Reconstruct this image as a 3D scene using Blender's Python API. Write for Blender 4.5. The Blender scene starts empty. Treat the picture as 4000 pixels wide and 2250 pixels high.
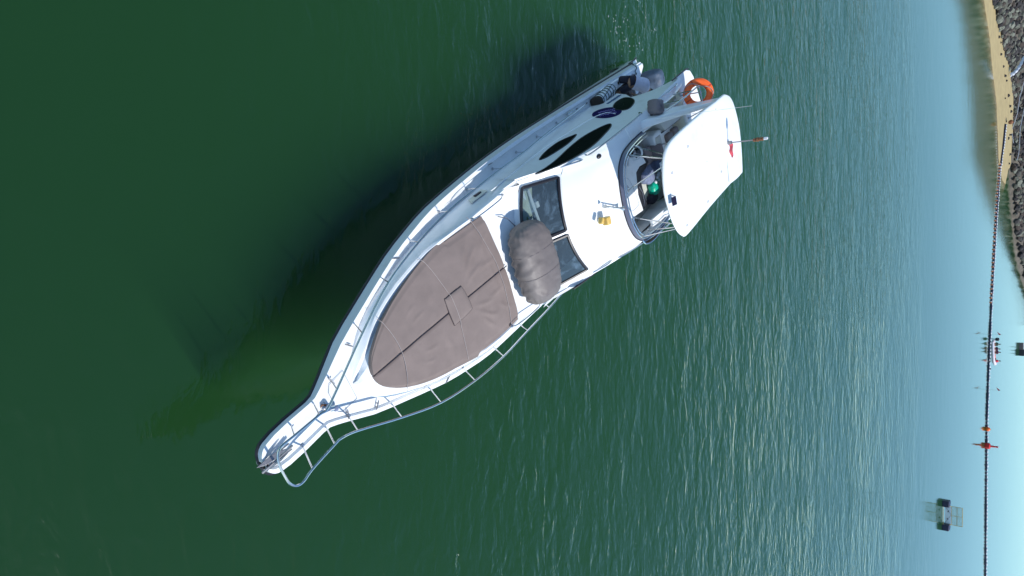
import bpy, bmesh, math, random
from mathutils import Vector, Matrix, noise
random.seed(7)
R = math.radians
scene = bpy.context.scene

# ---------------------------------------------------------------- camera
TH, HC = R(49.37), 11.903
cam = bpy.data.cameras.new("camera")
cam.sensor_width = 36; cam.lens = 24.01; cam.clip_start = .1; cam.clip_end = 5000
co = bpy.data.objects.new("camera", cam); scene.collection.objects.link(co)
ct, st = math.cos(TH), math.sin(TH)
co.matrix_world = Matrix(((ct, 0, -st, 0), (0, 1, 0, 0), (st, 0, ct, HC), (0, 0, 0, 1)))
scene.camera = co

# ---------------------------------------------------------------- light
SUN_DIR = Vector((.0, -.62, 1.0)).normalized()       # towards the sun
EL = math.asin(SUN_DIR.z); 
w = bpy.data.worlds.new("World"); scene.world = w; w.use_nodes = True
nt = w.node_tree; bg = nt.nodes["Background"]
sky = nt.nodes.new("ShaderNodeTexSky"); sky.sky_type = 'NISHITA'; sky.sun_disc = False
sky.sun_elevation = EL; sky.sun_rotation = math.atan2(SUN_DIR.x, SUN_DIR.y)
sky.air_density = .8; sky.dust_density = .25; sky.ozone_density = 3.0
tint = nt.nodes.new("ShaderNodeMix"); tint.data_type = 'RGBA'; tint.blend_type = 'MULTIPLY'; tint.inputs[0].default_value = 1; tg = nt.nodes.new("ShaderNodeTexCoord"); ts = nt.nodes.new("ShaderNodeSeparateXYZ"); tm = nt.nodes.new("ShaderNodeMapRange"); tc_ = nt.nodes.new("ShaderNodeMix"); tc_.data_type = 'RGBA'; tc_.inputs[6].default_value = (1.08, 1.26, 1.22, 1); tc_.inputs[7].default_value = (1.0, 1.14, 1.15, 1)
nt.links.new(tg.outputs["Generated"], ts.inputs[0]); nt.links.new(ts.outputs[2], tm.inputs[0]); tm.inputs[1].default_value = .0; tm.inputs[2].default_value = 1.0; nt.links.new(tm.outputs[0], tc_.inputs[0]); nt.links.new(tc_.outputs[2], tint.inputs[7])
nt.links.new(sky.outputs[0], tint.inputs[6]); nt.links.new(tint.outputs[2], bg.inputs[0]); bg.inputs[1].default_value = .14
sun = bpy.data.lights.new("sun", 'SUN'); sun.energy = 3.9; sun.angle = R(.5); sun.color = (1, .98, .95)
so = bpy.data.objects.new("sun", sun); scene.collection.objects.link(so)
so.rotation_euler = (-SUN_DIR).to_track_quat('-Z', 'Y').to_euler()
scene.view_settings.view_transform = 'Standard'; scene.view_settings.look = 'None'
scene.view_settings.exposure = .3; scene.view_settings.gamma = 1
scene.render.engine = 'CYCLES'
scene.cycles.max_bounces = 8; scene.cycles.volume_bounces = 2; scene.cycles.transparent_max_bounces = 12; scene.cycles.use_denoising = True; scene.cycles.denoiser = 'OPENIMAGEDENOISE'; scene.cycles.denoising_prefilter = 'ACCURATE'; scene.cycles.denoising_quality = 'HIGH'; scene.cycles.use_adaptive_sampling = False; scene.cycles.sample_clamp_direct = 1.5; scene.cycles.sample_clamp_indirect = 2.0

# ---------------------------------------------------------------- materials
def mat(name, col, rough=.5, metal=0, bump=0, bscale=20, var=0, vscale=3, spec=.5, coat=0, wrinkle=0, stretch=(1, 1, 1), dirt=None, dirtscale=2):
    m = bpy.data.materials.new(name); m.use_nodes = True
    n = m.node_tree.nodes; l = m.node_tree.links; b = n["Principled BSDF"]
    b.inputs["Base Color"].default_value = (*col, 1); b.inputs["Roughness"].default_value = rough
    b.inputs["Metallic"].default_value = metal; b.inputs["Specular IOR Level"].default_value = spec
    b.inputs["Coat Weight"].default_value = coat; b.inputs["Coat Roughness"].default_value = .08
    tc = n.new("ShaderNodeTexCoord"); mp = n.new("ShaderNodeMapping"); mp.inputs["Scale"].default_value = stretch
    l.new(tc.outputs["Object"], mp.inputs[0])
    if var or dirt:
        t = n.new("ShaderNodeTexNoise"); t.inputs["Scale"].default_value = vscale; t.inputs["Detail"].default_value = 6
        l.new(mp.outputs[0], t.inputs[0])
        mx = n.new("ShaderNodeMix"); mx.data_type = 'RGBA'
        mx.inputs[6].default_value = (*[c * (1 - var) for c in col], 1); mx.inputs[7].default_value = (*[min(1, c * (1 + var)) for c in col], 1)
        rr = n.new("ShaderNodeMapRange"); rr.inputs[1].default_value = .3; rr.inputs[2].default_value = .7
        l.new(t.outputs[0], rr.inputs[0]); l.new(rr.outputs[0], mx.inputs[0]); out = mx.outputs[2]
        if dirt:
            t2 = n.new("ShaderNodeTexNoise"); t2.inputs["Scale"].default_value = dirtscale; t2.inputs["Detail"].default_value = 9; t2.inputs["Roughness"].default_value = .65
            l.new(mp.outputs[0], t2.inputs[0])
            r2 = n.new("ShaderNodeMapRange"); r2.inputs[1].default_value = .56; r2.inputs[2].default_value = .78; r2.inputs[4].default_value = .6
            l.new(t2.outputs[0], r2.inputs[0])
            m2 = n.new("ShaderNodeMix"); m2.data_type = 'RGBA'; m2.inputs[7].default_value = (*dirt, 1)
            l.new(r2.outputs[0], m2.inputs[0]); l.new(out, m2.inputs[6]); out = m2.outputs[2]
        l.new(out, b.inputs["Base Color"])
    if bump:
        t = n.new("ShaderNodeTexNoise"); t.inputs["Scale"].default_value = bscale; t.inputs["Detail"].default_value = 5
        l.new(mp.outputs[0], t.inputs[0]); bp = n.new("ShaderNodeBump"); bp.inputs["Strength"].default_value = 1; bp.inputs["Distance"].default_value = bump
        l.new(t.outputs[0], bp.inputs["Height"]); l.new(bp.outputs[0], b.inputs["Normal"])
    return m
M = {}
M['gel'] = mat("white_gelcoat", (.80, .81, .81), .28, var=.03, vscale=1.2, coat=.4, dirt=(.55, .54, .5), dirtscale=1.5)
M['deck'] = mat("nonskid_deck", (.74, .75, .74), .55, var=.04, bump=.0015, bscale=300, dirt=(.5, .49, .45), dirtscale=3)
M['cream'] = mat("cream_gelcoat", (.68, .66, .56), .4, var=.05)
M['black'] = mat("black_rubber", (.012, .011, .016), .45)
M['dark'] = mat("dark_tinted_glass", (.004, .005, .005), .25, spec=.02)
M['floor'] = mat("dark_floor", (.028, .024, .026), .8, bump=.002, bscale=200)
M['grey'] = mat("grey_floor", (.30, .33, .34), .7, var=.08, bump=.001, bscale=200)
M['steel'] = mat("stainless_steel", (.62, .62, .62), .18, 1)
M['dullsteel'] = mat("dull_galvanised_steel", (.30, .29, .30), .4, 1, var=.2, vscale=30)
M['pad'] = mat("taupe_canvas", (.190, .148, .132), .88, var=.08, vscale=3, bump=.007, bscale=5, dirt=(.155, .118, .108), dirtscale=6)
M['seam'] = mat("dark_seam_brown", (.05, .036, .04), .9)  # dark brown of the cushion seam and hatch piping
M['cover'] = mat("taupe_cover_fabric", (.145, .122, .114), .55, var=.10, vscale=5, bump=.012, bscale=5, dirt=(.12, .10, .09), dirtscale=5)
M['cord'] = mat("pale_cord", (.32, .28, .27), .8)
M['orange'] = mat("lifering_orange", (.90, .13, .02), .45, var=.06, vscale=8)
M['orangedark'] = mat("lifering_band", (.50, .05, .02), .6)
M['navy'] = mat("navy_vinyl", (.010, .006, .07), .6, spec=.05)
M['lav'] = mat("pale_lavender_print", (.36, .30, .62), .6)
M['bluecover'] = mat("blue_grey_cover", (.055, .085, .135), .6, var=.25, vscale=6, bump=.02, bscale=7)
M['brown'] = mat("dark_brown_net", (.022, .016, .013), .9, bump=.01, bscale=40)
M['netgreen'] = mat("dark_green_rope", (.02, .05, .05), .8)
M['fender'] = mat("white_vinyl", (.62, .64, .66), .45, var=.08, vscale=8)
M['tarp'] = mat("mauve_canvas", (.20, .165, .17), .8, bump=.006, bscale=10)
M['yellow'] = mat("aged_yellow_plastic", (.62, .40, .10), .4, var=.12, vscale=10)
M['seat'] = mat("cream_vinyl", (.50, .50, .46), .55, var=.05)
M['seatbrown'] = mat("brown_vinyl", (.16, .12, .11), .6, var=.1, vscale=8)
M['skin'] = mat("tan_skin", (.32, .17, .10), .55)
M['shirt'] = mat("pale_lilac_cotton", (.58, .56, .66), .9, var=.08, vscale=12, bump=.006, bscale=14)
M['shorts'] = mat("dark_shorts", (.02, .02, .035), .9)
M['greycloth'] = mat("grey_cloth", (.33, .36, .42), .9, bump=.008, bscale=16, var=.12, vscale=9)
M['hair'] = mat("black_hair", (.008, .007, .007), .5)
M['greenbag'] = mat("green_plastic_bag", (.0, .36, .23), .35, var=.15, vscale=14, bump=.01, bscale=18)
M['bluecloth'] = mat("blue_grey_cloth", (.15, .18, .28), .85, bump=.02, bscale=14, var=.2, vscale=10)
M['red'] = mat("red_plastic", (.60, .02, .02), .5)
M['redcloth'] = mat("faded_red_cloth", (.62, .08, .10), .8)
M['rust'] = mat("rusty_steel", (.20, .08, .035), .8, var=.4, vscale=30)
M['solar'] = mat("solar_cell_panel", (.012, .006, .02), .15)
M['interior'] = mat("cream_dashboard", (.52, .55, .42), .8, var=.04)
M['indark'] = mat("dark_blue_interior", (.010, .018, .032), .7, var=.5, vscale=3)
M['leaf'] = mat("green_leaves", (.05, .09, .04), .7, var=.5, vscale=30)
M['letter'] = mat("navy_lettering", (.03, .10, .22), .5)
def glassmat():
    m = bpy.data.materials.new("windscreen_glass"); m.use_nodes = True; n = m.node_tree.nodes; l = m.node_tree.links
    b = n["Principled BSDF"]; b.inputs["Roughness"].default_value = .02; b.inputs["Base Color"].default_value = (.55, .66, .70, 1)
    b.inputs["IOR"].default_value = 1.5; b.inputs["Specular IOR Level"].default_value = .8
    tr = n.new("ShaderNodeBsdfTransparent"); tr.inputs[0].default_value = (.60, .68, .70, 1)
    b.inputs["Base Color"].default_value = (.22, .33, .43, 1)
    mx = n.new("ShaderNodeMixShader"); o = n["Material Output"]
    t = n.new("ShaderNodeTexNoise"); t.inputs["Scale"].default_value = 1.6; t.inputs["Detail"].default_value = 8; t.inputs["Roughness"].default_value = .7; t.inputs["Distortion"].default_value = 1.5
    tc = n.new("ShaderNodeTexCoord"); l.new(tc.outputs["Object"], t.inputs[0])
    mr = n.new("ShaderNodeMapRange"); mr.inputs[1].default_value = .48; mr.inputs[2].default_value = .75; mr.inputs[3].default_value = .18; mr.inputs[4].default_value = .65  # patchy blue mixed into the panes imitates streaks of reflected sky
    l.new(t.outputs[0], mr.inputs[0]); l.new(mr.outputs[0], mx.inputs[0]); l.new(tr.outputs[0], mx.inputs[1]); l.new(b.outputs[0], mx.inputs[2]); l.new(mx.outputs[0], o.inputs[0])
    return m
M['glass'] = glassmat()

# ---------------------------------------------------------------- helpers
col = scene.collection
class MB:
    """collects shapes; boat coordinates are (s aft, w towards the sunny side, z up)"""
    def __init__(self, boat=True): self.v = []; self.f = []; self.mi = []; self.boat = boat
    def add(self, vs, fs, m=0):
        o = len(self.v); self.v += [tuple(v) for v in vs]; self.f += [tuple(i + o for i in f) for f in fs]; self.mi += [m] * len(fs); return self
    def grid(self, rows, m=0, closed=False):
        o = len(self.v); nr = len(rows); nc = len(rows[0])
        for r in rows: self.v += [tuple(p) for p in r]
        for i in range(nr - 1):
            for j in range(nc if closed else nc - 1):
                k = (j + 1) % nc
                self.f.append((o + i * nc + j, o + i * nc + k, o + (i + 1) * nc + k, o + (i + 1) * nc + j)); self.mi.append(m)
        return self
    def slab(self, rows, t, m=0):
        """grid surface given thickness t downwards"""
        o = len(self.v); nr = len(rows); nc = len(rows[0]); N = nr * nc
        self.grid(rows, m)
        for r in rows: self.v += [(p[0], p[1], p[2] - t) for p in r]
        for i in range(nr - 1):
            for j in range(nc - 1):
                self.f.append((o + N + i * nc + j, o + N + (i + 1) * nc + j, o + N + (i + 1) * nc + j + 1, o + N + i * nc + j + 1)); self.mi.append(m)
        ring = [j for j in range(nc)] + [i * nc + nc - 1 for i in range(1, nr)] + [(nr - 1) * nc + j for j in range(nc - 2, -1, -1)] + [i * nc for i in range(nr - 2, 0, -1)]
        for a, b in zip(ring, ring[1:] + ring[:1]):
            self.f.append((o + a, o + N + a, o + N + b, o + b)); self.mi.append(m)
        return self
    def tube(self, path, r, n=8, m=0, closed=False, cap=True):
        P = [Vector(p) for p in path]; k = len(P); rows = []
        up = None
        for i, p in enumerate(P):
            a = P[(i - 1) % k] if (closed or i > 0) else p; b = P[(i + 1) % k] if (closed or i < k - 1) else p
            t = (b - a).normalized()
            if up is None:
                up = Vector((0, 0, 1)) if abs(t.z) < .9 else Vector((1, 0, 0))
            x = t.cross(up)
            if x.length < 1e-5: x = t.cross(Vector((1, 0, 0)))
            x.normalize(); y = x.cross(t).normalized(); up = y
            rr = r[i] if isinstance(r, (list, tuple)) else r
            rows.append([p + x * rr * math.cos(q) + y * rr * math.sin(q) for q in [2 * math.pi * j / n for j in range(n)]])
        if closed: rows.append(rows[0])
        o = len(self.v); self.grid(rows, m, closed=True)
        if cap and not closed:
            self.f.append(tuple(o + j for j in range(n - 1, -1, -1))); self.mi.append(m)
            self.f.append(tuple(o + (k - 1) * n + j for j in range(n))); self.mi.append(m)
        return self
    def box(self, c, s, rz=0, m=0, ry=0, rx=0, taper=0):
        mt = Matrix.Rotation(rz, 3, 'Z') @ Matrix.Rotation(ry, 3, 'Y') @ Matrix.Rotation(rx, 3, 'X'); c = Vector(c)
        vs = []
        for z in (-.5, .5):
            k = 1 - taper * (z + .5)
            for x, y in ((-.5, -.5), (.5, -.5), (.5, .5), (-.5, .5)): vs.append(c + mt @ Vector((x * s[0] * k, y * s[1] * k, z * s[2])))
        return self.add(vs, [(0, 3, 2, 1), (4, 5, 6, 7), (0, 1, 5, 4), (1, 2, 6, 5), (2, 3, 7, 6), (3, 0, 4, 7)], m)
    def prism(self, poly, z0, z1, m=0):
        n = len(poly); f0 = z0 if callable(z0) else (lambda a, b: z0); f1 = z1 if callable(z1) else (lambda a, b: z1)
        vs = [(p[0], p[1], f0(*p)) for p in poly] + [(p[0], p[1], f1(*p)) for p in poly]
        return self.add(vs, [tuple(range(n - 1, -1, -1)), tuple(range(n, 2 * n))] + [(i, (i + 1) % n, n + (i + 1) % n, n + i) for i in range(n)], m)
    def poly3(self, pts, thick, m=0):
        """planar-ish outline in space given a thickness vector"""
        n = len(pts); t = Vector(thick)
        vs = [Vector(p) for p in pts] + [Vector(p) + t for p in pts]
        return self.add(vs, [tuple(range(n)), tuple(range(2 * n - 1, n - 1, -1))] + [(i, n + i, n + (i + 1) % n, (i + 1) % n) for i in range(n)], m)
    def ball(self, c, r, m=0, nu=14, nv=9, e=1.0, mt=None, fn=None):
        """(super)ellipsoid with radii r"""
        rows = []; sp = lambda x: math.copysign(abs(x) ** e, x)
        for i in range(nv + 1):
            a = -math.pi / 2 + math.pi * i / nv; row = []
            for j in range(nu):
                b = 2 * math.pi * j / nu
                p = Vector((r[0] * sp(math.cos(a)) * sp(math.cos(b)), r[1] * sp(math.cos(a)) * sp(math.sin(b)), r[2] * sp(math.sin(a))))
                if fn: p = fn(p, a, b)
                if mt: p = mt @ p
                row.append(Vector(c) + p)
            rows.append(row)
        return self.grid(rows, m, closed=True)
    def build(self, name, mats, parent=None, smooth=True, bevel=0, seg=2, weld=True, angle=40, subsurf=0):
        me = bpy.data.meshes.new(name)
        me.from_pydata([(v[0], -v[1], v[2]) for v in self.v] if self.boat else [tuple(v) for v in self.v], [], self.f)
        if not isinstance(mats, (list, tuple)): mats = [mats]
        for q in mats: me.materials.append(q)
        me.polygons.foreach_set("material_index", self.mi)
        bm = bmesh.new(); bm.from_mesh(me)
        if weld: bmesh.ops.remove_doubles(bm, verts=bm.verts, dist=.0004)
        if weld: bmesh.ops.dissolve_degenerate(bm, edges=bm.edges, dist=.0003)
        bmesh.ops.recalc_face_normals(bm, faces=bm.faces)
        bm.to_mesh(me); bm.free(); me.validate()
        if smooth:
            me.polygons.foreach_set("use_smooth", [True] * len(me.polygons))
            me.set_sharp_from_angle(angle=R(angle))
        o = bpy.data.objects.new(name, me); col.objects.link(o)
        if parent: o.parent = parent
        if bevel:
            b = o.modifiers.new("bevel", 'BEVEL'); b.width = bevel; b.segments = seg; b.limit_method = 'ANGLE'; b.angle_limit = R(35)
        if subsurf:
            b = o.modifiers.new("sub", 'SUBSURF'); b.levels = subsurf; b.render_levels = subsurf
        return o
def tag(o, label=None, cat=None, group=None, kind=None):
    if label: o['label'] = label
    if cat: o['category'] = cat
    if group: o['group'] = group
    if kind: o['kind'] = kind
    return o
def empty(name, loc=(0, 0, 0), rz=0, label=None, cat=None, group=None):
    o = bpy.data.objects.new(name, None); o.location = loc; o.rotation_euler = (0, 0, rz); o.empty_display_size = .3
    col.objects.link(o); return tag(o, label, cat, group)
def interp(T, x):
    if x <= T[0][0]: return T[0][1]
    for a, b in zip(T, T[1:]):
        if x <= b[0]: return a[1] + (b[1] - a[1]) * (x - a[0]) / (b[0] - a[0])
    return T[-1][1]
def sinterp(T, x):   # smooth (Catmull-Rom)
    n = len(T)
    if x <= T[0][0]: return T[0][1]
    if x >= T[-1][0]: return T[-1][1]
    for i in range(n - 1):
        if x <= T[i + 1][0]:
            x0, y0 = T[i]; x1, y1 = T[i + 1]; h = x1 - x0; t = (x - x0) / h
            m0 = (T[i + 1][1] - T[i - 1][1]) / (T[i + 1][0] - T[i - 1][0]) if i > 0 else (y1 - y0) / h
            m1 = (T[i + 2][1] - T[i][1]) / (T[i + 2][0] - T[i][0]) if i < n - 2 else (y1 - y0) / h
            return (2*t**3 - 3*t*t + 1) * y0 + (t**3 - 2*t*t + t) * h * m0 + (-2*t**3 + 3*t*t) * y1 + (t**3 - t*t) * h * m1
def smooth_path(P, k=6, closed=False):
    P = [Vector(p) for p in P]; n = len(P); out = []
    for i in range(n if closed else n - 1):
        a = P[(i - 1) % n] if (closed or i) else P[0]; b = P[i]; c = P[(i + 1) % n]; d = P[(i + 2) % n] if (closed or i < n - 2) else P[-1]
        for j in range(k):
            t = j / k
            out.append(.5 * ((2 * b) + (c - a) * t + (2 * a - 5 * b + 4 * c - d) * t * t + (3 * b - a - 3 * c + d) * t ** 3))
    if not closed: out.append(P[-1])
    return out
def fr(a, b, n): return [a + (b - a) * i / n for i in range(n + 1)]

# ================================================================ THE YACHT
BOAT = Vector((7.1434, -1.9146, 0)); BRZ = R(29.124)
def bworld(s, w_, z=0):
    return BOAT + Matrix.Rotation(BRZ, 3, 'Z') @ Vector((s, -w_, z))
yacht = empty("motor_yacht", BOAT, BRZ, "white flybridge motor yacht with black rub rail, white hardtop and long bow pulpit", "yacht")
def sub(name, s, w_, z, rz=0, label=None, cat=None, group=None):
    """a separate thing resting on the yacht: its own top-level Empty, built in boat-parallel axes"""
    return empty(name, bworld(s, w_, z), BRZ + rz, label, cat, group)

ZD = [(-1.8, 2.0), (-1, 1.885), (0, 1.75), (1, 1.616), (2, 1.487), (3.1, 1.35), (4.3, 1.21), (5.4, 1.08), (6.6, .96), (8, .90), (10, .86), (15, .83)]
zd = lambda s: sinterp(ZD, s)
WG = [(-1.80, .0), (-1.78, .13), (-1.70, .24), (-1.58, .29), (-1.4, .315), (-1.1, .325), (-.6, .315), (-.45, .325), (-.25, .41), (0, .53), (.56, .81), (1.1, 1.01), (1.6, 1.19), (1.85, 1.28), (2.6, 1.53), (3.35, 1.71), (4.05, 1.845), (5.4, 1.955), (6.9, 2.035), (8.5, 2.085), (14.9, 2.13)]
RO = lambda s: interp([(-.6, .10), (.6, .24)], s)      # how far the rub rail sits below the deck edge
wg = lambda s: sinterp(WG, s)
WL = [(1.9, .0), (2.3, .42), (2.8, .78), (3.3, 1.04), (4.2, 1.33), (5.1, 1.5), (6.4, 1.71), (7.7, 1.84), (9.2, 1.92), (11.5, 2.02), (13, 2.06), (15.3, 2.10)]
wl = lambda s: sinterp(WL, s)
SS = [-1.80, -1.79, -1.77, -1.74, -1.7, -1.65, -1.6, -1.4, -1.1, -.8, -.6, -.45, -.3, -.1, .2] + [.5 + .4 * i for i in range(36)] + [14.9]
# hull shell
m = MB(); rows = []
for s in SS:
    g = wg(s); z = zd(s) - RO(s); L = wl(s)
    if s < -.45:   # underside of the bow platform
        half = [(0, z - .08), (g * .6, z - .08), (g * .9, z - .07), (g, z - .05), (g + .004, z)]
        half = [(0, z - .10), (g * .3, z - .10), (g * .6, z - .095)] + half[1:]
    else:
        zk = (z - .1) + (-.02 - (z - .1)) * min(1, (s + .45) / 2.5) ** .8 if s < 2.05 else -.02
        keel = -.5 * max(0, min(1, (s - 1.7) / 1.2))
        half = [(0, min(zk, keel) if s > 1.8 else zk), (L * .7, min(zk, keel * .6) if s > 1.8 else zk + .001), (max(L * .93, .004), zk)]
        for t in (.25, .5, .75, 1.0):
            fl = t ** (1.5 if s < 6 else 1.1)
            half.append((L + (g - L) * fl, zk + (z - zk) * t))
    rows.append([(s, -a, b) for a, b in reversed(half)] + [(s, a, b) for a, b in half[1:]])
m.grid(rows)
e = rows[-1]; c0 = len(m.v); m.v.append((14.9, 0, .2))   # transom
m.f += [(c0, (len(rows) - 1) * len(e) + j, (len(rows) - 1) * len(e) + j + 1) for j in range(len(e) - 1)]; m.mi += [0] * (len(e) - 1)
m.build("hull", M['gel'], yacht, angle=50)
# hull extension along the swim platform
m = MB()
for sg in (-1, 1):
    m.grid([[(14.9, sg * 2.12, .44), (14.9, sg * 2.08, -.3), (14.9, sg * 1.5, -.3), (14.9, sg * 1.5, .40)], [(15.75, sg * 2.12, .28), (15.75, sg * 2.07, -.3), (15.75, sg * 1.5, -.3), (15.75, sg * 1.5, .26)]], closed=True)
    m.add([(15.75, sg * 2.12, .28), (15.75, sg * 2.07, -.3), (15.75, sg * 1.5, -.3), (15.75, sg * 1.5, .26)], [(0, 1, 2, 3)])
m.box((15.3, 0, .28), (.85, 3.0, .10))
m.build("swim_platform", M['gel'], yacht, bevel=.02)
# rub rail
m = MB()
path = [(s, -wg(s) - .012, zd(s) - RO(s)) for s in reversed(SS)] + [(s, wg(s) + .012, zd(s) - RO(s)) for s in SS[1:]]
m.tube(path, .032, 6)
for sg in (-1, 1): m.tube([(14.9, sg * 2.14, .46), (15.75, sg * 2.14, .28)], .03, 6)
m.build("rub_rail", M['black'], yacht)
# toe rail / bulwark cap: thin raised lip
m = MB(); rows = []
for sg in (-1, 1):
    rows = []
    for s in SS[1:]:
        g = wg(s); z = zd(s); o_ = max(g - .015, .01); i_ = max(g - .10, .005); ii = max(g - .13, .004)
        rows.append([(s, sg * (g + .002), z - RO(s)), (s, sg * o_, z + .035), (s, sg * i_, z + .045), (s, sg * ii, z - .012)])
    m.grid(rows)
m.build("toe_rail", M['gel'], yacht, angle=60)
# foredeck and side decks, open at the cockpit
m = MB(); rows = []
for s in [x for x in SS if x <= 12.2] + [12.2]:
    g = max(wg(s) - .125, .003); rows.append([(s, g * t, zd(s) - .01 + .03 * (1 - t * t)) for t in (-1, -.8, -.5, 0, .5, .8, 1)])
m.slab(rows, .05)
m.build("deck", M['deck'], yacht, angle=30)
# deck hatch outlines, locker seams on the foredeck (fine grooves)
def ringpath(P, z, r=.006, n=5): m = MB(); m.tube([(a, b, z(a, b) if callable(z) else z) for a, b in P], r, n, closed=True); m.build("hatch_seam", M['greycloth'], yacht)
zdk = lambda a, b: zd(a) + .022
ringpath([(.30, -.35), (-.08, -.31), (-.16, -.2), (-.16, .2), (-.08, .27), (.32, .27)], zdk)
for sg in (-1, 1):
    for a, b in ((1.7, 2.3), (2.4, 3.0), (3.5, 4.4), (4.5, 5.3)):
        ringpath([(a, sg * (wg(a) - .19)), (b, sg * (wg(b) - .19)), (b - .05, sg * (wg(b) - .33)), (a + .05, sg * (wg(a) - .33))], zdk, .003)

# ---- raised trunk and sunpad base
TB = [(.38, .0), (.42, .22), (.6, .45), (1, .76), (1.5, 1.0), (2.2, 1.22), (3.1, 1.42), (4.3, 1.52), (5.4, 1.58), (6.6, 1.66), (8, 1.70), (10, 1.74), (12.6, 1.76)]
tb = lambda s: sinterp(TB, s)
PW = [(.66, .0), (.70, .16), (.78, .30), (.9, .42), (1.1, .57), (1.35, .72), (1.7, .88), (2.1, 1.02), (2.6, 1.155), (3.1, 1.26), (3.5, 1.325)]
def pw(s): return sinterp(PW, s) if s < 3.56 else 1.255
ztop = lambda s: interp([(0, 1.86), (1.3, 1.80), (3, 1.75), (5, 1.72), (6.4, 1.72)], s)
# ---- deckhouse: sides
def WS(s, z):      # half width of the house side at height z
    b = tb(s); top = sinterp([(5.8, 1.42), (7, 1.33), (8, 1.34), (9, 1.38), (10, 1.46), (11, 1.56), (12, 1.66), (13.2, 1.76)], s)
    zt = 2.85; t = max(0, min(1, (z - .9) / (zt - .9)))
    mid = b + (top - b) * (t ** 1.5)
    return mid
m = MB(); rows = []
for s in [.36, .42, .5, .6, .75, .9, 1.1, 1.35, 1.7, 2.1, 2.6, 3.1, 3.6, 4.1, 4.6, 5.0, 5.5, 6.0, 6.4]:
    b = tb(s); t_ = min(b - .04, sinterp([(0.42, .1), (.6, .28), (1.0, .56), (1.35, .79), (2.1, 1.08), (3.1, 1.29), (3.6, 1.34), (5, 1.36), (6.4, 1.38)], s)); zt = ztop(s) if s > .9 else interp([(.42, zd(.42) + .05), (.6, 1.79), (.9, 1.82)], s)
    z0 = zd(s) - .02; lip = .05 if 3.5 < s < 5.0 else 0.0
    half = [(b, z0), (b - .02, z0 + (zt - z0) * .35), (t_ + .3 * (b - t_), z0 + (zt - z0) * .72), (t_ + .04, zt - .03), (t_, zt + lip), (t_ - .05, zt + lip), (t_ - .09, zt - .01), (t_ * .5, zt + .09), (0, zt + .13)]
    if s < .4: half = [(a * .3, z0 - .01) for a, c in half]
    if s > 5.2:
        k = min(1, (s - 5.2) / 1.0); zs = [z0, 1.2, 1.5, 1.72, 1.84]
        tgt = [(WS(s, q), q) for q in zs] + [(WS(s, 1.84) - .03, 1.86), (WS(s, 1.84) - .10, 1.84)] + half[7:]
        half = [(a + (c - a) * k, b_ + (d - b_) * k) for (a, b_), (c, d) in zip(half, tgt)]
    kp = 1 + .05 * max(0, min(1, (s - 2.6) / 1.5)) * max(0, min(1, (6 - s) / .8))
    rows.append([(s, -a, c) for a, c in half] + [(s, min(a * kp, tb(s) + .0) if a > 1.2 and c > z0 + .01 else a, c) for a, c in reversed(half[:-1])])
m.grid(rows)
m.build("foredeck_trunk", M['gel'], yacht, angle=35)

def ztp(s): return sinterp([(6.2, 1.84), (6.5, 2.02), (7.1, 2.40), (7.8, 2.60), (8.6, 2.78), (9.6, 2.90), (10.6, 2.97), (13, 3.0)], s)
m = MB()
S2 = [6.2, 6.35, 6.5, 6.7, 6.9, 7.1, 7.5, 8, 8.5, 9, 9.5, 10, 10.5, 11, 11.5, 11.8, 12.0, 12.2, 12.4, 12.6, 12.9]
for sg in (-1, 1):
    rows = []
    for s in S2:
        zt = ztp(s); z0 = zd(s) - .02
        if s > 11.5:  # the aft edge sweeps back up into the overhang
            z0 = sinterp([(11.5, zd(12)), (11.8, 1.95), (12.0, 2.30), (12.2, 2.50), (12.4, 2.62), (12.6, 2.72), (12.9, 2.84)], s)
        rows.append([(s, sg * WS(s, z0 + (zt - z0) * t), z0 + (zt - z0) * t) for t in fr(0, 1, 10)])
    m.grid(rows)
    m.grid([[(a, b - sg * .06, c) for a, b, c in r] for r in rows])
    # closing strip along the aft edge
    e1 = [r[0] for r in rows[14:]] + rows[-1][1:]; m.grid([e1, [(a, b - sg * .06, c) for a, b, c in e1]])
    # aft end of the house side down to the deck
    m.grid([[(11.5, sg * WS(11.5, z), z), (12.45, sg * (WS(12.4, z)), z)] for z in (.84, 1.1)])
    m.poly3([(11.45, sg * WS(11.5, .84), .84), (12.75, sg * WS(12.6, .84), .84), (12.5, sg * WS(12.4, 1.2), 1.2), (12.2, sg * WS(12.2, 1.65), 1.65), (11.82, sg * WS(11.8, 2.0), 2.0), (11.45, sg * WS(11.5, 2.0), 2.0)], (0, -sg * .05, 0))
m.build("house_side", M['gel'], yacht, angle=50)
# roof from windscreen top back to the flybridge
def wsb(u): return (5.72 + .62 * u * u, 1.37 * u, 1.87 - .04 * u * u)      # windscreen bottom edge
def wst(u): return (6.66 + .50 * u * u, 1.26 * u, 2.56 - .12 * u * u)      # windscreen top edge
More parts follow.
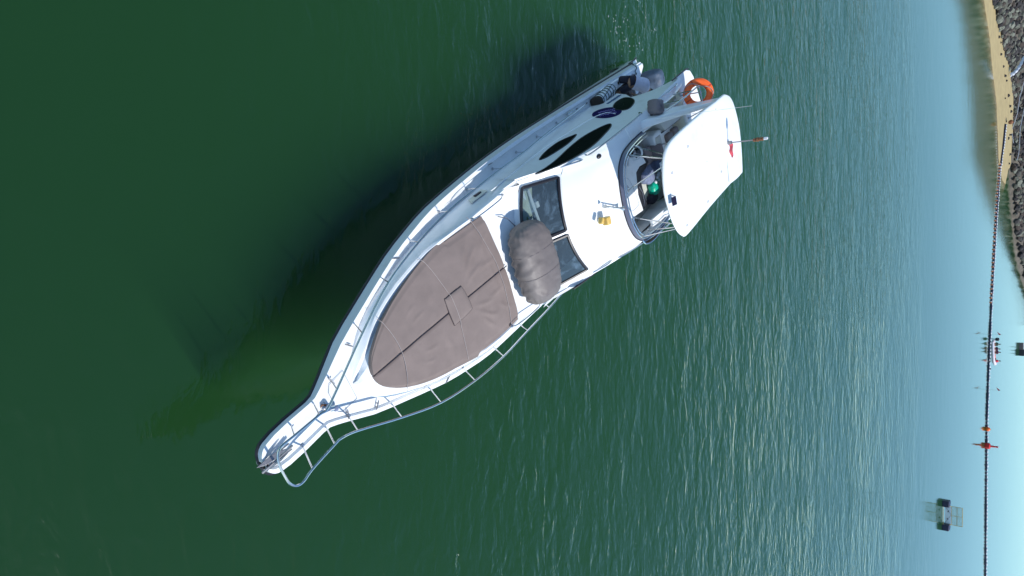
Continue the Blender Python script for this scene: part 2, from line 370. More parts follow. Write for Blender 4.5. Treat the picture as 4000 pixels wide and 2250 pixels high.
# flybridge rim (traced round the venturi): list of (s,w), z 2.98
RIM = [(11.1, -1.12), (10.67, -1.10), (10.2, -1.09), (9.75, -1.06), (9.35, -1.01), (9.02, -.92), (8.75, -.72), (8.60, -.45), (8.50, -.1), (8.44, .3), (8.46, .7), (8.58, 1.05), (8.76, 1.25), (9.0, 1.36), (9.5, 1.42), (10.1, 1.40), (10.7, 1.34), (11.1, 1.28)]
RIMP = smooth_path([(a, b, 2.98) for a, b in RIM], 3)
m = MB(); rows = []
nU = len(RIMP) - 1
def roofpt(i, t):
    r = RIMP[i]; u = -1 + 2 * i / nU
    q = max(-1, min(1, u * 1.0))
    # lower edge: windscreen top in the middle, house side top at the ends
    side = abs(u)
    if side < .55:
        a = wst(u / .55)
    else:
        k = (side - .55) / .45; s = 7.16 + k * (11.1 - 7.16); a = (s, math.copysign(WS(s, ztp(s)), u), ztp(s))
    A = Vector(a); B = Vector(r)
    p = A.lerp(B, t); bulge = .10 * math.sin(math.pi * t) * (1 if side < .55 else max(0, 1 - (side - .55) * 3)); p.z += bulge
    return p
for t in fr(0, 1, 10): rows.append([roofpt(i, t) for i in range(nU + 1)])
m.grid(rows)
m.build("house_roof", M['gel'], yacht, angle=50)
# windscreen surround and panes
def wsp(u, v, off=0):
    a = Vector(wsb(u)); b = Vector(wst(u)); p = a.lerp(b, v); nrm = Vector((-.72, u * .25, .69)); return p + nrm * off
wins = [(-.955, -.045), (.045, .955)]
m = MB()
def strip(u0, u1, v0, v1, off=0, mm=m): mm.grid([[wsp(u, v, off) for u in fr(u0, u1, 8)] for v in fr(v0, v1, 3)])
strip(-1, -.955, 0, 1); strip(.955, 1, 0, 1); strip(-.045, .045, 0, 1)
for a, b in wins: strip(a, b, 0, .05); strip(a, b, .94, 1)
# small shelf closing the windscreen foot to the trunk, and the recessed floor in front of it
m.grid([[wsb(u) for u in fr(-1, 1, 14)], [(wsb(u)[0] - .10, wsb(u)[1], 1.80) for u in fr(-1, 1, 14)]])
for sg in (-1, 1):   # corner pillars between windscreen and house side
    m.grid([[wsp(sg, v) for v in fr(0, 1, 6)], [(6.2 + .95 * v, sg * WS(6.2 + .95 * v, ztp(6.2 + .95 * v)), ztp(6.2 + .95 * v)) for v in fr(0, 1, 6)]])
    a_ = wst(sg); m.grid([[(a_[0], a_[1], a_[2] - .004)] * 6, [(q, sg * WS(q, ztp(q)), ztp(q) - .004) for q in fr(7.14, 8.1, 5)]])
    b_ = wsb(sg); m.grid([[(b_[0], b_[1], b_[2])] * 5, [(q, sg * (WS(q, 1.84) - .02), 1.85) for q in fr(5.7, 6.22, 4)]])
m.build("windscreen_surround", M['gel'], yacht, angle=50)
for a, b in wins:
    f = MB(); P = []
    for u in fr(a + .01, b - .01, 10): P.append(wsp(u, .06, .015))
    for v in fr(.10, .90, 5): P.append(wsp(b - .005, v, .015))
    for u in fr(b - .01, a + .01, 10): P.append(wsp(u, .93, .015))
    for v in fr(.90, .10, 5): P.append(wsp(a + .005, v, .015))
    f.tube(P, .038, 6, closed=True)
    fo = f.build("windscreen_frame", M['black'], yacht)
    g = MB(); g.grid([[wsp(u, v, .004) for u in fr(a, b, 10)] for v in fr(.05, .94, 4)])
    g.build("windscreen_pane", M['glass'], fo, angle=80)
# interior behind the windscreen
m = MB()
m.box((7.0, 0, 1.50), (2.3, 2.5, .04))
m.build("cabin_floor", M['indark'], yacht)
m = MB(); m.prism([(5.85, -.6), (6.35, -1.2), (6.75, -1.15), (6.42, -.5), (6.35, 0), (6.42, .5), (6.75, 1.15), (6.35, 1.2), (5.85, .6), (5.7, 0)], 1.55, 1.82)
m.build("dashboard", M['interior'], yacht, bevel=.02)
m = MB(); m.tube([(6.52, -1.15, 1.86), (6.4, -.35, 1.98)], .035, 6); m.box((6.62, -.75, 1.90), (.10, .14, .05), m=0)
m.build("dashboard_trim", M['gel'], yacht)
m = MB()
for i in range(26):
    c = Vector((6.18 + random.gauss(0, .07), -.42 + random.gauss(0, .09), 1.9 + random.random() * .1))
    m.ball(c, (.05, .035, .02), nu=6, nv=4, mt=Matrix.Rotation(random.random() * 6, 3, 'Z'))
m.build("potted_plant", M['leaf'], yacht)
# side windows, as dark panes set in thin frames on the house side
def side_window(name, pts, sg, k=5):
    P = smooth_path([(a, 0, c) for a, c in pts], k, closed=True)
    cx = sum(p.x for p in P) / len(P); cz = sum(p.z for p in P) / len(P)
    m = MB(); rows = []
    for q in (1.0, .8, .6, .4, .2, .01):
        rows.append([((cx + (p.x - cx) * q), sg * (WS(cx + (p.x - cx) * q, cz + (p.z - cz) * q) + .008), cz + (p.z - cz) * q) for p in P])
    m.grid(rows, closed=True)
    fr_ = MB(); fr_.tube([(p.x, sg * (WS(p.x, p.z) + .006), p.z) for p in P], .014, 6, closed=True)
    fo = fr_.build("window_frame", M['black'], yacht); m.build("window_pane", M['dark'], fo, angle=80)
for sg in (-1, 1):
    side_window("w", [(6.55, 2.18), (6.95, 2.20), (7.5, 2.18), (8.2, 2.10), (8.9, 2.08), (9.5, 2.20), (9.82, 2.36), (9.65, 2.49), (9.1, 2.56), (8.4, 2.60), (7.6, 2.52), (7.0, 2.38)], sg)
    side_window("w", [(7.42, 1.74), (7.9, 1.62), (8.5, 1.60), (8.98, 1.76), (9.02, 1.84), (8.5, 1.92), (7.9, 1.90), (7.5, 1.84)], sg)
    side_window("w", [(11.02, 1.86), (11.45, 1.70), (11.80, 1.76), (11.72, 2.05), (11.40, 2.32), (11.0, 2.42), (10.78, 2.36), (10.80, 2.1)], sg, 4)
# moulded crease along the house side
m = MB()
for sg in (-1, 1):
    m.tube(smooth_path([(s, sg * (WS(s, z) + .0), z) for s, z in ((5.6, 1.60), (6.6, 1.55), (7.4, 1.48), (8.4, 1.46), (9.4, 1.52), (10.2, 1.62), (10.6, 1.85), (10.5, 2.2))], 5), .018, 6)
m.build("moulding", M['gel'], yacht)
# oval emblem with script strokes and the boat's lettering
for sg in (-1,):
    P = [(10.64 + .17 * math.cos(a) - .40 * math.sin(a), 1.86 + .36 * math.cos(a) + .30 * math.sin(a)) for a in [2 * math.pi * i / 40 for i in range(40)]]
    m = MB()
    m.grid([[(10.64 + (a - 10.64) * q, sg * (WS(10.64 + (a - 10.64) * q, 1.86 + (c - 1.86) * q) + .007), 1.86 + (c - 1.86) * q) for a, c in P] for q in (1, .85, .7, .5, .3, .01)], closed=True)
    em = m.build("oval_emblem", M['navy'], yacht, angle=80)
    random.seed(3)
    for row, (off, n, h) in enumerate(((-.12, 7, .06), (.0, 8, .03), (.12, 7, .06))):
        m = MB(); pts_ = []
        for i in range(n):
            t = -.22 + .44 * i / (n - 1); s = 10.64 - off * 1.1 + t * .5 + random.uniform(-.01, .01); z = 1.88 + off * .7 + t * .8
            a = s + random.uniform(-.02, .02); b = a - random.uniform(.0, .05)
            pts_ += [(a, sg * (WS(a, z - h / 2) + .012), z - h * .5), (b, sg * (WS(b, z + h / 2) + .012), z + h * .5)]
        m.tube(pts_, .009, 4); m.build("emblem_script", M['lav'], em)
    m = MB(); strokes = {'Y': [((0, 1), (.5, .5)), ((1, 1), (.5, .5)), ((.5, .5), (.5, 0))], 'A': [((0, 0), (.5, 1)), ((.5, 1), (1, 0)), ((.2, .4), (.8, .4))], 'D': [((0, 0), (0, 1)), ((0, 1), (.8, .8)), ((.8, .8), (.8, .2)), ((.8, .2), (0, 0))], 'E': [((0, 0), (0, 1)), ((0, 1), (.8, 1)), ((0, .5), (.7, .5)), ((0, 0), (.8, 0))], 'I': [((.5, 0), (.5, 1))], 'B': [((0, 0), (0, 1)), ((0, 1), (.8, .75)), ((.8, .75), (0, .5)), ((0, .5), (.8, .25)), ((.8, .25), (0, 0))], 'N': [((0, 0), (0, 1)), ((0, 1), (.8, 0)), ((.8, 0), (.8, 1))], 'C': [((.8, 1), (0, .8)), ((0, .8), (0, .2)), ((0, .2), (.8, 0))], '/': [((0, 0), (.7, 1))]}
    for i, ch in enumerate("YADCBDEBIIN/"):
        s0 = 12.22 - i * .068
        for (a, b), (c, d) in strokes[ch]:
            z0 = 1.40
            pa = (s0 - a * .048, z0 + b * .10); pb = (s0 - c * .048, z0 + d * .10)
            m.tube([(pa[0], sg * (WS(pa[0], pa[1]) + .006), pa[1]), (pb[0], sg * (WS(pb[0], pb[1]) + .006), pb[1])], .008, 4)
    m.build("lettering", M['letter'], yacht)
# louvre step on the trunk side, roof dome light
for sg in (-1, 1):
    m = MB(); z = 1.42
    m.poly3([(5.05, sg * 1.50, z + .03), (5.12, sg * 1.56, z - .12), (5.62, sg * 1.60, z - .12), (5.66, sg * 1.54, z + .03)], (0, sg * .02, .01))
    m.build("side_louvre", M['cream'], yacht, bevel=.01)
    m = MB(); m.box((5.4, sg * 1.585, z - .05), (.22, .04, .06)); m.build("louvre_opening", M['black'], yacht)
m = MB(); m.ball((8.30, -1.19, 2.80), (.10, .06, .05), nu=10, nv=6); m.build("navigation_light", M['black'], yacht)

# ---- flybridge well
FZ = 2.18
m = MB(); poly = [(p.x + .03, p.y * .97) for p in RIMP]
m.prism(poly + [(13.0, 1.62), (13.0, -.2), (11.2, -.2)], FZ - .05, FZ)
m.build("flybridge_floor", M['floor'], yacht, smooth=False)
m = MB()   # inner walls and rolled rim
inn = [(p.x + .08, p.y * .955) for p in RIMP]
m.grid([[(p.x, p.y, 2.98) for p in RIMP], [(p.x + .03, p.y * .985, 3.0) for p in RIMP], [(a, b, 2.97) for a, b in inn], [(a + .02, b * .99, FZ) for a, b in inn]])
m.grid([[(q, interp([(10.8, 1.26), (13, 1.50)], q), 2.96) for q in (10.8, 11.5, 12.2, 13.0)], [(q, interp([(10.8, 1.26), (13, 1.50)], q), FZ) for q in (10.8, 11.5, 12.2, 13.0)]])
m.build("flybridge_coaming", M['gel'], yacht, angle=50)
# tinted venturi windscreen: low, raked, with a steel tube on top
m = MB(); V = RIMP[6:-3]
def outn(i, P):
    a = P[max(0, i - 1)]; b = P[min(len(P) - 1, i + 1)]; t = (b - a).normalized(); return Vector((-t.y, t.x, 0)) * -1
vt = []
for i, p in enumerate(V):
    n_ = outn(i, V); 
    if n_.dot(Vector((p.x - 10, p.y, 0))) < 0: n_ = -n_
    vt.append((p + n_ * .02 + Vector((0, 0, .01)), p - n_ * .03 + Vector((0, 0, .11)), n_))
m.grid([[a for a, b, c in vt], [b for a, b, c in vt]]); m.grid([[a - c * .01 for a, b, c in vt], [b - c * .01 for a, b, c in vt]])
M['tint'] = mat("smoked_acrylic", (.11, .11, .15), .25)
vo = m.build("venturi_screen", M['tint'], yacht, angle=80)
m = MB(); m.tube([b for a, b, c in vt], .016, 6); m.tube([b - c * .07 + Vector((0, 0, .015)) for a, b, c in vt], .016, 6); m.build("screen_rail", M['steel'], vo)
m = MB(); m.tube([a + c * .01 for a, b, c in vt], .014, 5); m.build("screen_seal", M['black'], vo)
# sunny-side outboard coaming wing with its tube and dark pocket
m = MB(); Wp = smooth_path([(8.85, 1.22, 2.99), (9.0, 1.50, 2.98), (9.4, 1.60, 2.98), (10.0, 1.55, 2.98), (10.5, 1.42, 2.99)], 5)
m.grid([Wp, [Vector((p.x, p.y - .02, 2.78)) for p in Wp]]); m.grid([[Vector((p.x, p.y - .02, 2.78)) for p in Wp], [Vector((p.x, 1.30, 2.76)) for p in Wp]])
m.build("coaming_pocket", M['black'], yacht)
m = MB(); m.tube(Wp, .022, 6); m.build("coaming_rail", M['steel'], yacht)

# ---- consoles and seats in the well
m = MB()
m.prism([(8.62, .72), (9.20, .86), (9.86, .92), (9.86, .88), (9.82, .44), (10.0, -.10), (10.25, -.18), (10.62, -.14), (10.55, -.32), (10.30, -.46), (9.85, -.60), (9.72, -.42), (9.5, -.5), (8.80, -.35), (8.62, .1)], FZ, 2.66)
m.build("helm_console", M['gel'], yacht, bevel=.04, seg=3)
m = MB(); P = [(9.05, -.1), (9.45, -.18), (9.62, .12), (9.70, .60), (9.64, .68), (9.2, .62)]
m.tube([(a, b, 2.668) for a, b in smooth_path([(p[0], p[1], 0) for p in P], 4, closed=True) for _ in (0,)] if False else [(p.x, p.y, 2.664) for p in smooth_path([(a, b, 0) for a, b in P], 4, closed=True)], .005, 4, closed=True)
m.tube([(9.3, .0, 2.67), (9.34, .05, 2.72), (9.38, .0, 2.67)], .01, 5)
m.build("locker_lid", M['greycloth'], yacht)
m = MB(); m.prism([(9.86, .93), (9.86, .42), (10.05, -.05), (10.28, -.15), (10.66, -.10), (10.70, -.34), (10.86, -.10), (10.62, .02), (10.36, .05), (10.22, .20), (10.2, .42), (10.22, .93)], FZ, 2.60)
m.build("instrument_panel", M['black'], yacht, bevel=.02)
m = MB(); m.tube([(10.02, .3, 2.61), (10.1, .5, 2.62), (10.08, .75, 2.61), (9.98, .85, 2.61)], .012, 6); m.build("cable", M['dullsteel'], yacht)
m = MB(); m.prism([(9.0, .93), (9.85, .98), (9.55, 1.26), (8.9, 1.22)], FZ, 2.42); m.build("side_locker", M['gel'], yacht, bevel=.04)
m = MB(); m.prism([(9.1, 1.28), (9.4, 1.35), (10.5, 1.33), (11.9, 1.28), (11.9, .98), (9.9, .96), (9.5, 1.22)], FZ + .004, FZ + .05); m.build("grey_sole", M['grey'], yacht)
# wheel
wc = Vector((10.05, -.62, 2.72)); wx = Matrix.Rotation(R(-62), 3, 'Y')
m = MB(); m.tube([wc + wx @ Vector((.19 * math.cos(a), .19 * math.sin(a), 0)) for a in [2 * math.pi * i / 28 for i in range(28)]], .026, 8, closed=True)
wh = m.build("steering_wheel", M['gel'], yacht)
m = MB()
for k in range(3):
    a = k * 2.094 + .5; m.tube([wc + wx @ Vector((0, 0, -.02)), wc + wx @ Vector((.19 * math.cos(a), .19 * math.sin(a), 0))], .012, 5)
m.tube([wc + wx @ Vector((0, 0, -.20)), wc + wx @ Vector((0, 0, .02))], .035, 8)
m.build("spoke", M['dullsteel'], wh)
m = MB(); m.box((10.35, -.52, 2.62), (.40, .16, .10)); m.build("throttle_box", M['black'], yacht, bevel=.02)
# seats: moulded bench with brown cushions, green-grey helm seat
m = MB(); m.prism([(11.25, -.66), (11.6, -.72), (12.5, -.55), (12.5, .30), (12.1, .15), (11.95, -.05), (11.6, -.10), (11.3, -.22)], FZ, 2.70)
m.build("bench_base", M['gel'], yacht, bevel=.05, seg=3)
m = MB(); m.box((11.46, -.43, 2.60), (.34, .34, .24)); m.build("bench_end_cushion", M['seat'], yacht, bevel=.05, seg=3)
for c, s in (((12.0, -.28, 2.73), (.36, .40, .16)), ((12.38, -.30, 2.74), (.34, .42, .16))):
    m = MB(); m.box(c, s); m.build("bench_cushion", M['seatbrown'], yacht, bevel=.05, seg=3)
m = MB(); m.box((11.0, -.22, 2.52), (.40, .46, .12)); m.box((11.32, -.18, 2.66), (.10, .46, .36), ry=R(15))
m.build("helm_seat", M['tarp'], yacht, bevel=.05, seg=3)
m = MB(); m.box((11.18, .20, 2.42), (.45, .34, .16)); m.box((11.45, .22, 2.58), (.10, .36, .34), ry=R(12)); m.build("companion_seat", M['bluecloth'], yacht, bevel=.05, seg=3)
# locker (white with dark slots) behind
m = MB(); m.prism([(11.55, -1.00), (13.2, -1.30), (13.3, -.62), (11.80, -.62)], FZ, 2.80); lo = m.build("aft_locker", M['seat'], yacht, bevel=.02)
m = MB()
m.box((12.45, -.60, 2.72), (1.5, .03, .04)); 
for s in (12.66, 13.0): m.box((s, -.88 + (s - 12.66) * .1, 2.806), (.10, .26, .02), rz=R(12))
m.build("locker_slot", M['black'], lo)

# ---- flybridge aft deck with stair opening, wings
m = MB(); Z0 = 2.95
m.prism([(12.9, -1.78), (13.55, -1.80), (13.78, -1.72), (13.92, -1.5), (14.05, -.6), (14.05, .6), (13.92, 1.5), (13.78, 1.72), (13.55, 1.8), (12.9, 1.78)], Z0 - .09, Z0)
m.prism([(10.9, .0), (12.9, .0), (12.9, 1.74), (12.0, 1.66), (10.9, 1.52)], Z0 - .09, Z0)
m.build("aft_deck", M['deck'], yacht, bevel=.015)
for sg in (-1, 1):
    m = MB(); m.tube([(12.6, sg * 1.77, 2.93), (13.55, sg * 1.82, 2.93), (13.72, sg * 1.79, 2.93)], .022, 6); m.build("edge_trim", M['black'], yacht)
# wing beside the stair opening: sloping top between outer edge and inner edge
m = MB(); out = []; inn_ = []; 
for s in (9.6, 10.0, 10.5, 11.0, 11.5, 12.0, 12.4, 12.75, 12.95):
    out.append((s, WS(s, ztp(s)), ztp(s)))
    inn_.append((s, sinterp([(9.6, 1.10), (10.5, 1.14), (11.1, 1.20), (11.4, 1.36), (12, 1.37), (12.4, 1.39), (12.95, 1.50)], s), 2.99))
for sg in (-1, 1):
    t3 = [[(a[0], sg * (a[1] + (b[1] - a[1]) * k), a[2] + (b[2] - a[2]) * k + .05 * math.sin(math.pi * k) * min(1, (a[0] - 9.2))) for a, b in zip(out, inn_)] for k in fr(0, 1, 5)]
    m.slab(t3, .07)
m.build("bridge_wing", M['gel'], yacht, angle=50)
m = MB()   # aft wall of the stair well and the moulded seat box
m.prism([(12.82, -1.56), (13.05, -1.56), (13.05, -.25), (12.95, -.25), (12.9, -.9)], 2.30, 2.945)
m.build("stair_well_wall", M['cream'], yacht, bevel=.06, seg=3)
for k in range(5):
    m = MB(); m.box((11.4 + .30 * k, -.45, 2.3 - .33 * k), (.26, .5, .04)); m.build("stair_tread", M['cream'], yacht)
# radar arch legs
m = MB()
for sg in (-1, 1):
    rows = []
    for t in fr(0, 1, 8):
        s = 10.75 + (12.45 - 10.75) * t; z = 2.96 + (4.24 - 2.96) * t ** 1.05; wd = .62 * (1 - t) ** 1.6 + .40
        wo = 1.36 + (1.06 - 1.36) * t; wi = wo - .10 - .10 * (1 - t)
        rows.append([(s - wd * .55, sg * wi, z + .05), (s - wd * .5, sg * wo, z + .05), (s + wd * .5, sg * wo, z - .04), (s + wd * .45, sg * wi, z - .05)])
    m.grid(rows, closed=True)
m.build("arch_leg", M['gel'], yacht, bevel=.04, seg=3, angle=60)
# hardtop
HT = [(8.45, -.80), (8.25, -.48), (8.15, -.18), (8.13, .13), (8.16, .50), (8.30, .88), (8.52, 1.12), (8.78, 1.19), (10.2, 1.12), (11.7, 1.09), (12.4, 1.09), (12.55, .97), (12.82, .02), (12.84, -.56), (12.74, -.95), (12.45, -1.15), (12.1, -1.18), (10.76, -1.16), (9.45, -1.13), (8.93, -1.08), (8.63, -.96)]
HP = smooth_path([(a, b, 0) for a, b in HT], 3, closed=True)
def hz(s, w_): return 4.36 + .035 * (1 - (w_ / 1.2) ** 2) + (.05 * max(0, min(1, (s - 11.60 - .1 * w_) / .08)))
m = MB(); cx, cy = 10.5, 0; rows = []
for q, dz in ((.93, -.10), (.985, -.09), (1.0, -.05), (.992, -.012), (.975, .0), (.93, .006), (.85, .006), (.75, .006), (.65, .006), (.55, .006), (.4, .006), (.2, .006), (.01, .006)):
    rows.append([(cx + (p.x - cx) * q, cy + (p.y - cy) * q, hz(cx + (p.x - cx) * q, cy + (p.y - cy) * q) + dz) for p in HP])
rows = [[(cx, cy, 4.27)] * len(HP)] + rows
m.grid(rows, closed=True)
ht = m.build("hardtop", M['gel'], yacht, angle=50)
m = MB(); m.tube([(11.62, -1.0, 4.41), (11.74, -.5, 4.43), (11.70, .2, 4.43), (11.55, 1.0, 4.41)], .03, 6); m.build("hardtop_ridge", M['gel'], ht)
for a, b in ((8.62, -.45), (8.75, .95), (10.1, .92), (11.2, .55), (9.7, -.7)):
    m = MB(); m.tube([(a - .03, b - .02, hz(a, b) + .008), (a + .03, b - .02, hz(a, b) + .008), (a + .03, b + .02, hz(a, b) + .008), (a - .03, b + .02, hz(a, b) + .008)], .006, 4, closed=True); m.build("deck_eye", M['dullsteel'], ht)
# posts
posts = [((9.53, -.975, 3.0), (8.93, -.77, 4.28)), ((9.15, -.87, 3.0), (8.78, -.76, 4.28)), ((8.72, -.09, 3.05), (8.75, -.66, 4.29)), ((8.66, .61, 3.05), (8.34, .72, 4.29)), ((8.74, 1.21, 3.0), (8.50, .91, 4.29)), ((9.24, 1.24, 3.0), (8.52, .88, 4.29))]
for i, (a, b) in enumerate(posts):
    m = MB(); m.tube([a, b], .024 if i == 1 else .015, 8); m.tube([a, Vector(a) + Vector((0, 0, .03))], .035, 8)
    m.build("hardtop_post", M['steel'], yacht)
m = MB(); m.tube([(11.0, -.48, 3.0), (10.9, -.5, 4.27)], .018, 8); m.build("hardtop_post", M['steel'], yacht)

# mast, flag, antenna, solar lamp
m = MB(); m.tube([(11.84, 0, 4.42), (11.84, 0, 4.55)], .05, 8); m.tube([(11.84, 0, 4.45), (11.78, 0, 5.16)], .017, 8); mo = m.build("mast", M['dullsteel'], yacht)
m = MB()
for z, r, h in ((5.16, .045, .05), (5.24, .055, .05), (5.31, .045, .05), (5.38, .05, .03)): m.tube([(11.775, 0, z), (11.775, 0, z + h)], r, 10)
m.tube([(11.775, 0, 5.14), (11.775, 0, 5.44)], .02, 6)
m.build("mast_bracket", M['rust'], mo)
m = MB(); m.tube([(11.775, 0, 5.43), (11.775, 0, 5.50)], .038, 10); m.ball((11.775, 0, 5.50), (.038, .038, .03), nu=10, nv=6); m.build("masthead_light", M['fender'], mo)
m = MB(); m.grid([[(11.83 + .03 * math.sin(i * 1.3), .03 + .055 * i, 4.46 + (.13 - .012 * i) * j / 3 + .01 * math.sin(i + j)) for i in range(8)] for j in range(4)])
m.build("small_flag", M['redcloth'], mo)
m = MB(); m.tube([(10.62, -1.27, 2.96), (10.62, -1.27, 3.1)], .03, 8); m.tube([(10.64, -1.27, 3.0), (10.55, -1.25, 4.5), (10.45, -1.22, 5.8)], [.009, .006, .0035], 6); m.tube([(10.64, -1.27, 3.05), (10.60, -1.26, 3.8)], .014, 6)
m.build("whip_antenna", M['gel'], yacht)
m = MB()
for dx in (-.03, .03): m.ball((10.65 + dx, -1.30, 2.98), (.03, .05, .04), nu=8, nv=5)
m.tube([(10.5, -1.3, 2.97), (10.8, -1.24, 2.97)], .02, 6); m.build("antenna_bracket", M['dullsteel'], yacht)
m = MB(); m.tube([(8.35, .0, 4.40), (8.35, .03, 4.48)], .012, 6); so_ = m.build("lamp_stem", M['dullsteel'], yacht)
m = MB(); m.box((8.21, .09, 4.50), (.17, .20, .015), rz=R(10), ry=R(-8)); m.build("solar_lamp", M['solar'], yacht)

# searchlight and twin horn on the house roof
m = MB(); m.box((7.50, .16, 3.05), (.17, .20, .16), rz=R(10)); m.box((7.33, .08, 3.02), (.10, .16, .13), rz=R(40)); sl = m.build("searchlight", M['yellow'], yacht, bevel=.03, seg=3)
m = MB(); m.tube([(7.46, .13, 2.80), (7.46, .13, 3.0)], .05, 10); m.tube([(7.56, .28, 2.96), (7.60, .29, 3.08), (7.48, .29, 3.14)], .008, 5); m.build("searchlight_base", M['cream'], sl)
m = MB(); m.tube([(7.66, -.14, 3.07), (8.10, .10, 3.09), (8.19, .15, 3.10), (8.23, .17, 3.10)], [.014, .018, .04, .06], 12); m.tube([(7.64, -.15, 3.07), (7.57, -.18, 3.07)], [.02, .05], 10)
m.tube([(7.72, -.10, 2.85), (7.72, -.10, 3.07)], .02, 6); m.tube([(8.05, .07, 2.9), (8.05, .07, 3.08)], .02, 6)
m.build("horn", M['steel'], yacht)
# covered instrument on the arch side (mauve canvas over a spotlight)
m = MB(); m.ball((10.95, -1.50, 3.14), (.22, .20, .17), e=.5, nu=16, nv=8, mt=Matrix.Rotation(R(20), 3, 'Z'), fn=lambda p, a, b: p * (1 + .05 * math.sin(5 * b)))
cl = m.build("covered_spotlight", M['tarp'], yacht, angle=80)
m = MB(); m.tube([(10.76, -1.33, 2.97), (10.80, -1.37, 3.08)], .03, 6); m.tube([(10.68, -1.28, 2.98), (10.86, -1.30, 2.98)], .025, 6); m.build("spotlight_bracket", M['black'], cl)

# ---- rails
def rail(name, path, r=.016, ends=True, closed=False):
    m = MB(); m.tube(path, r, 8, closed=closed)
    if ends:
        for e in (path[0], path[-1]): m.tube([Vector(e) - Vector((0, 0, .02)), Vector(e) + Vector((0, 0, .012))], .038, 10)
    return m.build(name, M['steel'], yacht)
ST = [(-1.05, .22, .11, -.29), (-.5, .25, .05, -.29), (0, .43, 0, -.28), (.99, .91, 0, -.30), (2.03, 1.29, .06, -.31), (3.13, 1.54, .08, -.29), (4.26, 1.67, .1, -.29), (5.42, 1.72, .09, -.31), (6.58, 1.77, .07, -.34), (7.66, 1.79, .05, -.32), (8.67, 1.84, .03, -.28), (9.67, 1.87, .02, -.24), (10.8, 1.89, .01, -.1)]
HTS = [.6] * 9 + [.52, .40, .28, .14]
top = {}
for sg in (-1, 1):
    T = []
    for (s, w_, o_, rk), h in zip(ST, HTS):
        b = Vector((s, sg * w_, zd(s) + .0)); t = Vector((s + rk, sg * (w_ + o_), zd(s) + h)); T.append(t)
        m = MB(); m.tube([b, t], .014, 8); m.tube([b, b + Vector((0, 0, .025))], .036, 10); m.build("stanchion", M['steel'], yacht)
    T.append(Vector((11.35, sg * 1.90, zd(11.3) + .02)))
    top[sg] = T
front = [Vector((-1.62, -.345, 2.53)), Vector((-1.74, -.27, 2.56)), Vector((-1.79, -.12, 2.57)), Vector((-1.80, .10, 2.57)), Vector((-1.78, .24, 2.56)), Vector((-1.70, .345, 2.55)), Vector((-1.56, .375, 2.52))]
for sg in (-1, 1): top[sg].insert(2, Vector((-.64, sg * .292, 2.42)))
path = list(reversed(top[-1])) + front + top[1]
m = MB(); m.tube(smooth_path(path, 4), .021, 8); m.build("bow_rail", M['steel'], yacht)
for sg in (-1, 1):
    # low grab rails on the trunk beside the sunpad recess
    rail("grab_rail", smooth_path([(4.55, sg * 1.33, 1.80), (4.62, sg * 1.34, 1.90), (5.0, sg * 1.36, 1.93), (5.5, sg * 1.38, 1.90), (5.72, sg * 1.40, 1.78)], 4), .014)
    # windscreen-side handrails
    rail("grab_rail", smooth_path([(6.85, sg * 1.37, 2.06), (6.88, sg * 1.40, 2.17), (7.2, sg * 1.38, 2.42), (7.62, sg * 1.34, 2.68), (7.86, sg * 1.30, 2.64)], 4), .02)
    rail("grab_rail", smooth_path([(8.0, sg * 1.34, 2.66), (8.02, sg * 1.37, 2.80), (8.9, sg * 1.44, 2.94), (10.2, sg * 1.545, 3.06), (10.36, sg * 1.55, 2.98)], 4), .018)
    rail("grab_rail", smooth_path([(10.9, sg * 1.60, 2.98), (10.98, sg * 1.62, 3.08), (11.7, sg * 1.62, 3.10), (12.45, sg * 1.65, 3.10), (12.62, sg * 1.66, 2.99)], 4), .018)
# guard rails round the stair opening, with posts
gz = 3.62
gp = [((11.461, -1.43, 2.97), (11.46, -1.43, gz - .02)), ((12.27, -1.45, 2.97), (12.27, -1.45, gz)), ((12.82, -1.27, 2.95), (12.72, -1.27, gz + .03)), ((12.99, -.55, 2.95), (12.6, -.80, gz))]
for a, b in gp:
    m = MB(); m.tube([a, b], .017, 8); m.tube([a, Vector(a) + Vector((0, 0, .03))], .04, 10); m.build("guard_post", M['steel'], yacht)
rail("guard_rail", smooth_path([(10.75, -1.40, 3.5), (11.46, -1.44, gz), (12.3, -1.47, gz + .02), (12.56, -1.47, gz + .02), (12.63, -1.38, gz + .02), (12.62, -.6, gz + .02), (12.6, -.1, gz)], 4), .02, ends=False)

# ---- foredeck fittings
def cleat(s, w_, z, rz=0):
    m = MB(); mt = Matrix.Rotation(rz, 3, 'Z')
    m.tube([Vector((s, w_, z)) + mt @ Vector(p) for p in ((-.09, 0, .045), (-.05, 0, .05), (.05, 0, .05), (.09, 0, .045))], [.008, .013, .013, .008], 6)
    for d in (-.035, .035): m.tube([Vector((s, w_, z)) + mt @ Vector((d, 0, 0)), Vector((s, w_, z)) + mt @ Vector((d, 0, .05))], .013, 6)
    m.build("cleat", M['dullsteel'], yacht)
for sg in (-1, 1):
    for s, w_, rz in ((.64, .66, .8), (2.55, 1.44, .4), (6.5, 1.92, .05), (-.02, .36, 1.2)): cleat(s, sg * w_, zd(s) + .01, -sg * rz)
    m = MB()
    for k in range(3): m.tube([(10.2 + .12 * k, sg * 1.93, zd(10) + .02), (10.2 + .12 * k, sg * 1.93, zd(10) + .10)], .02, 6)
    m.tube([(10.14, sg * 1.93, zd(10) + .10), (10.52, sg * 1.93, zd(10) + .10)], .035, 8); m.build("fairlead", M['steel'], yacht)
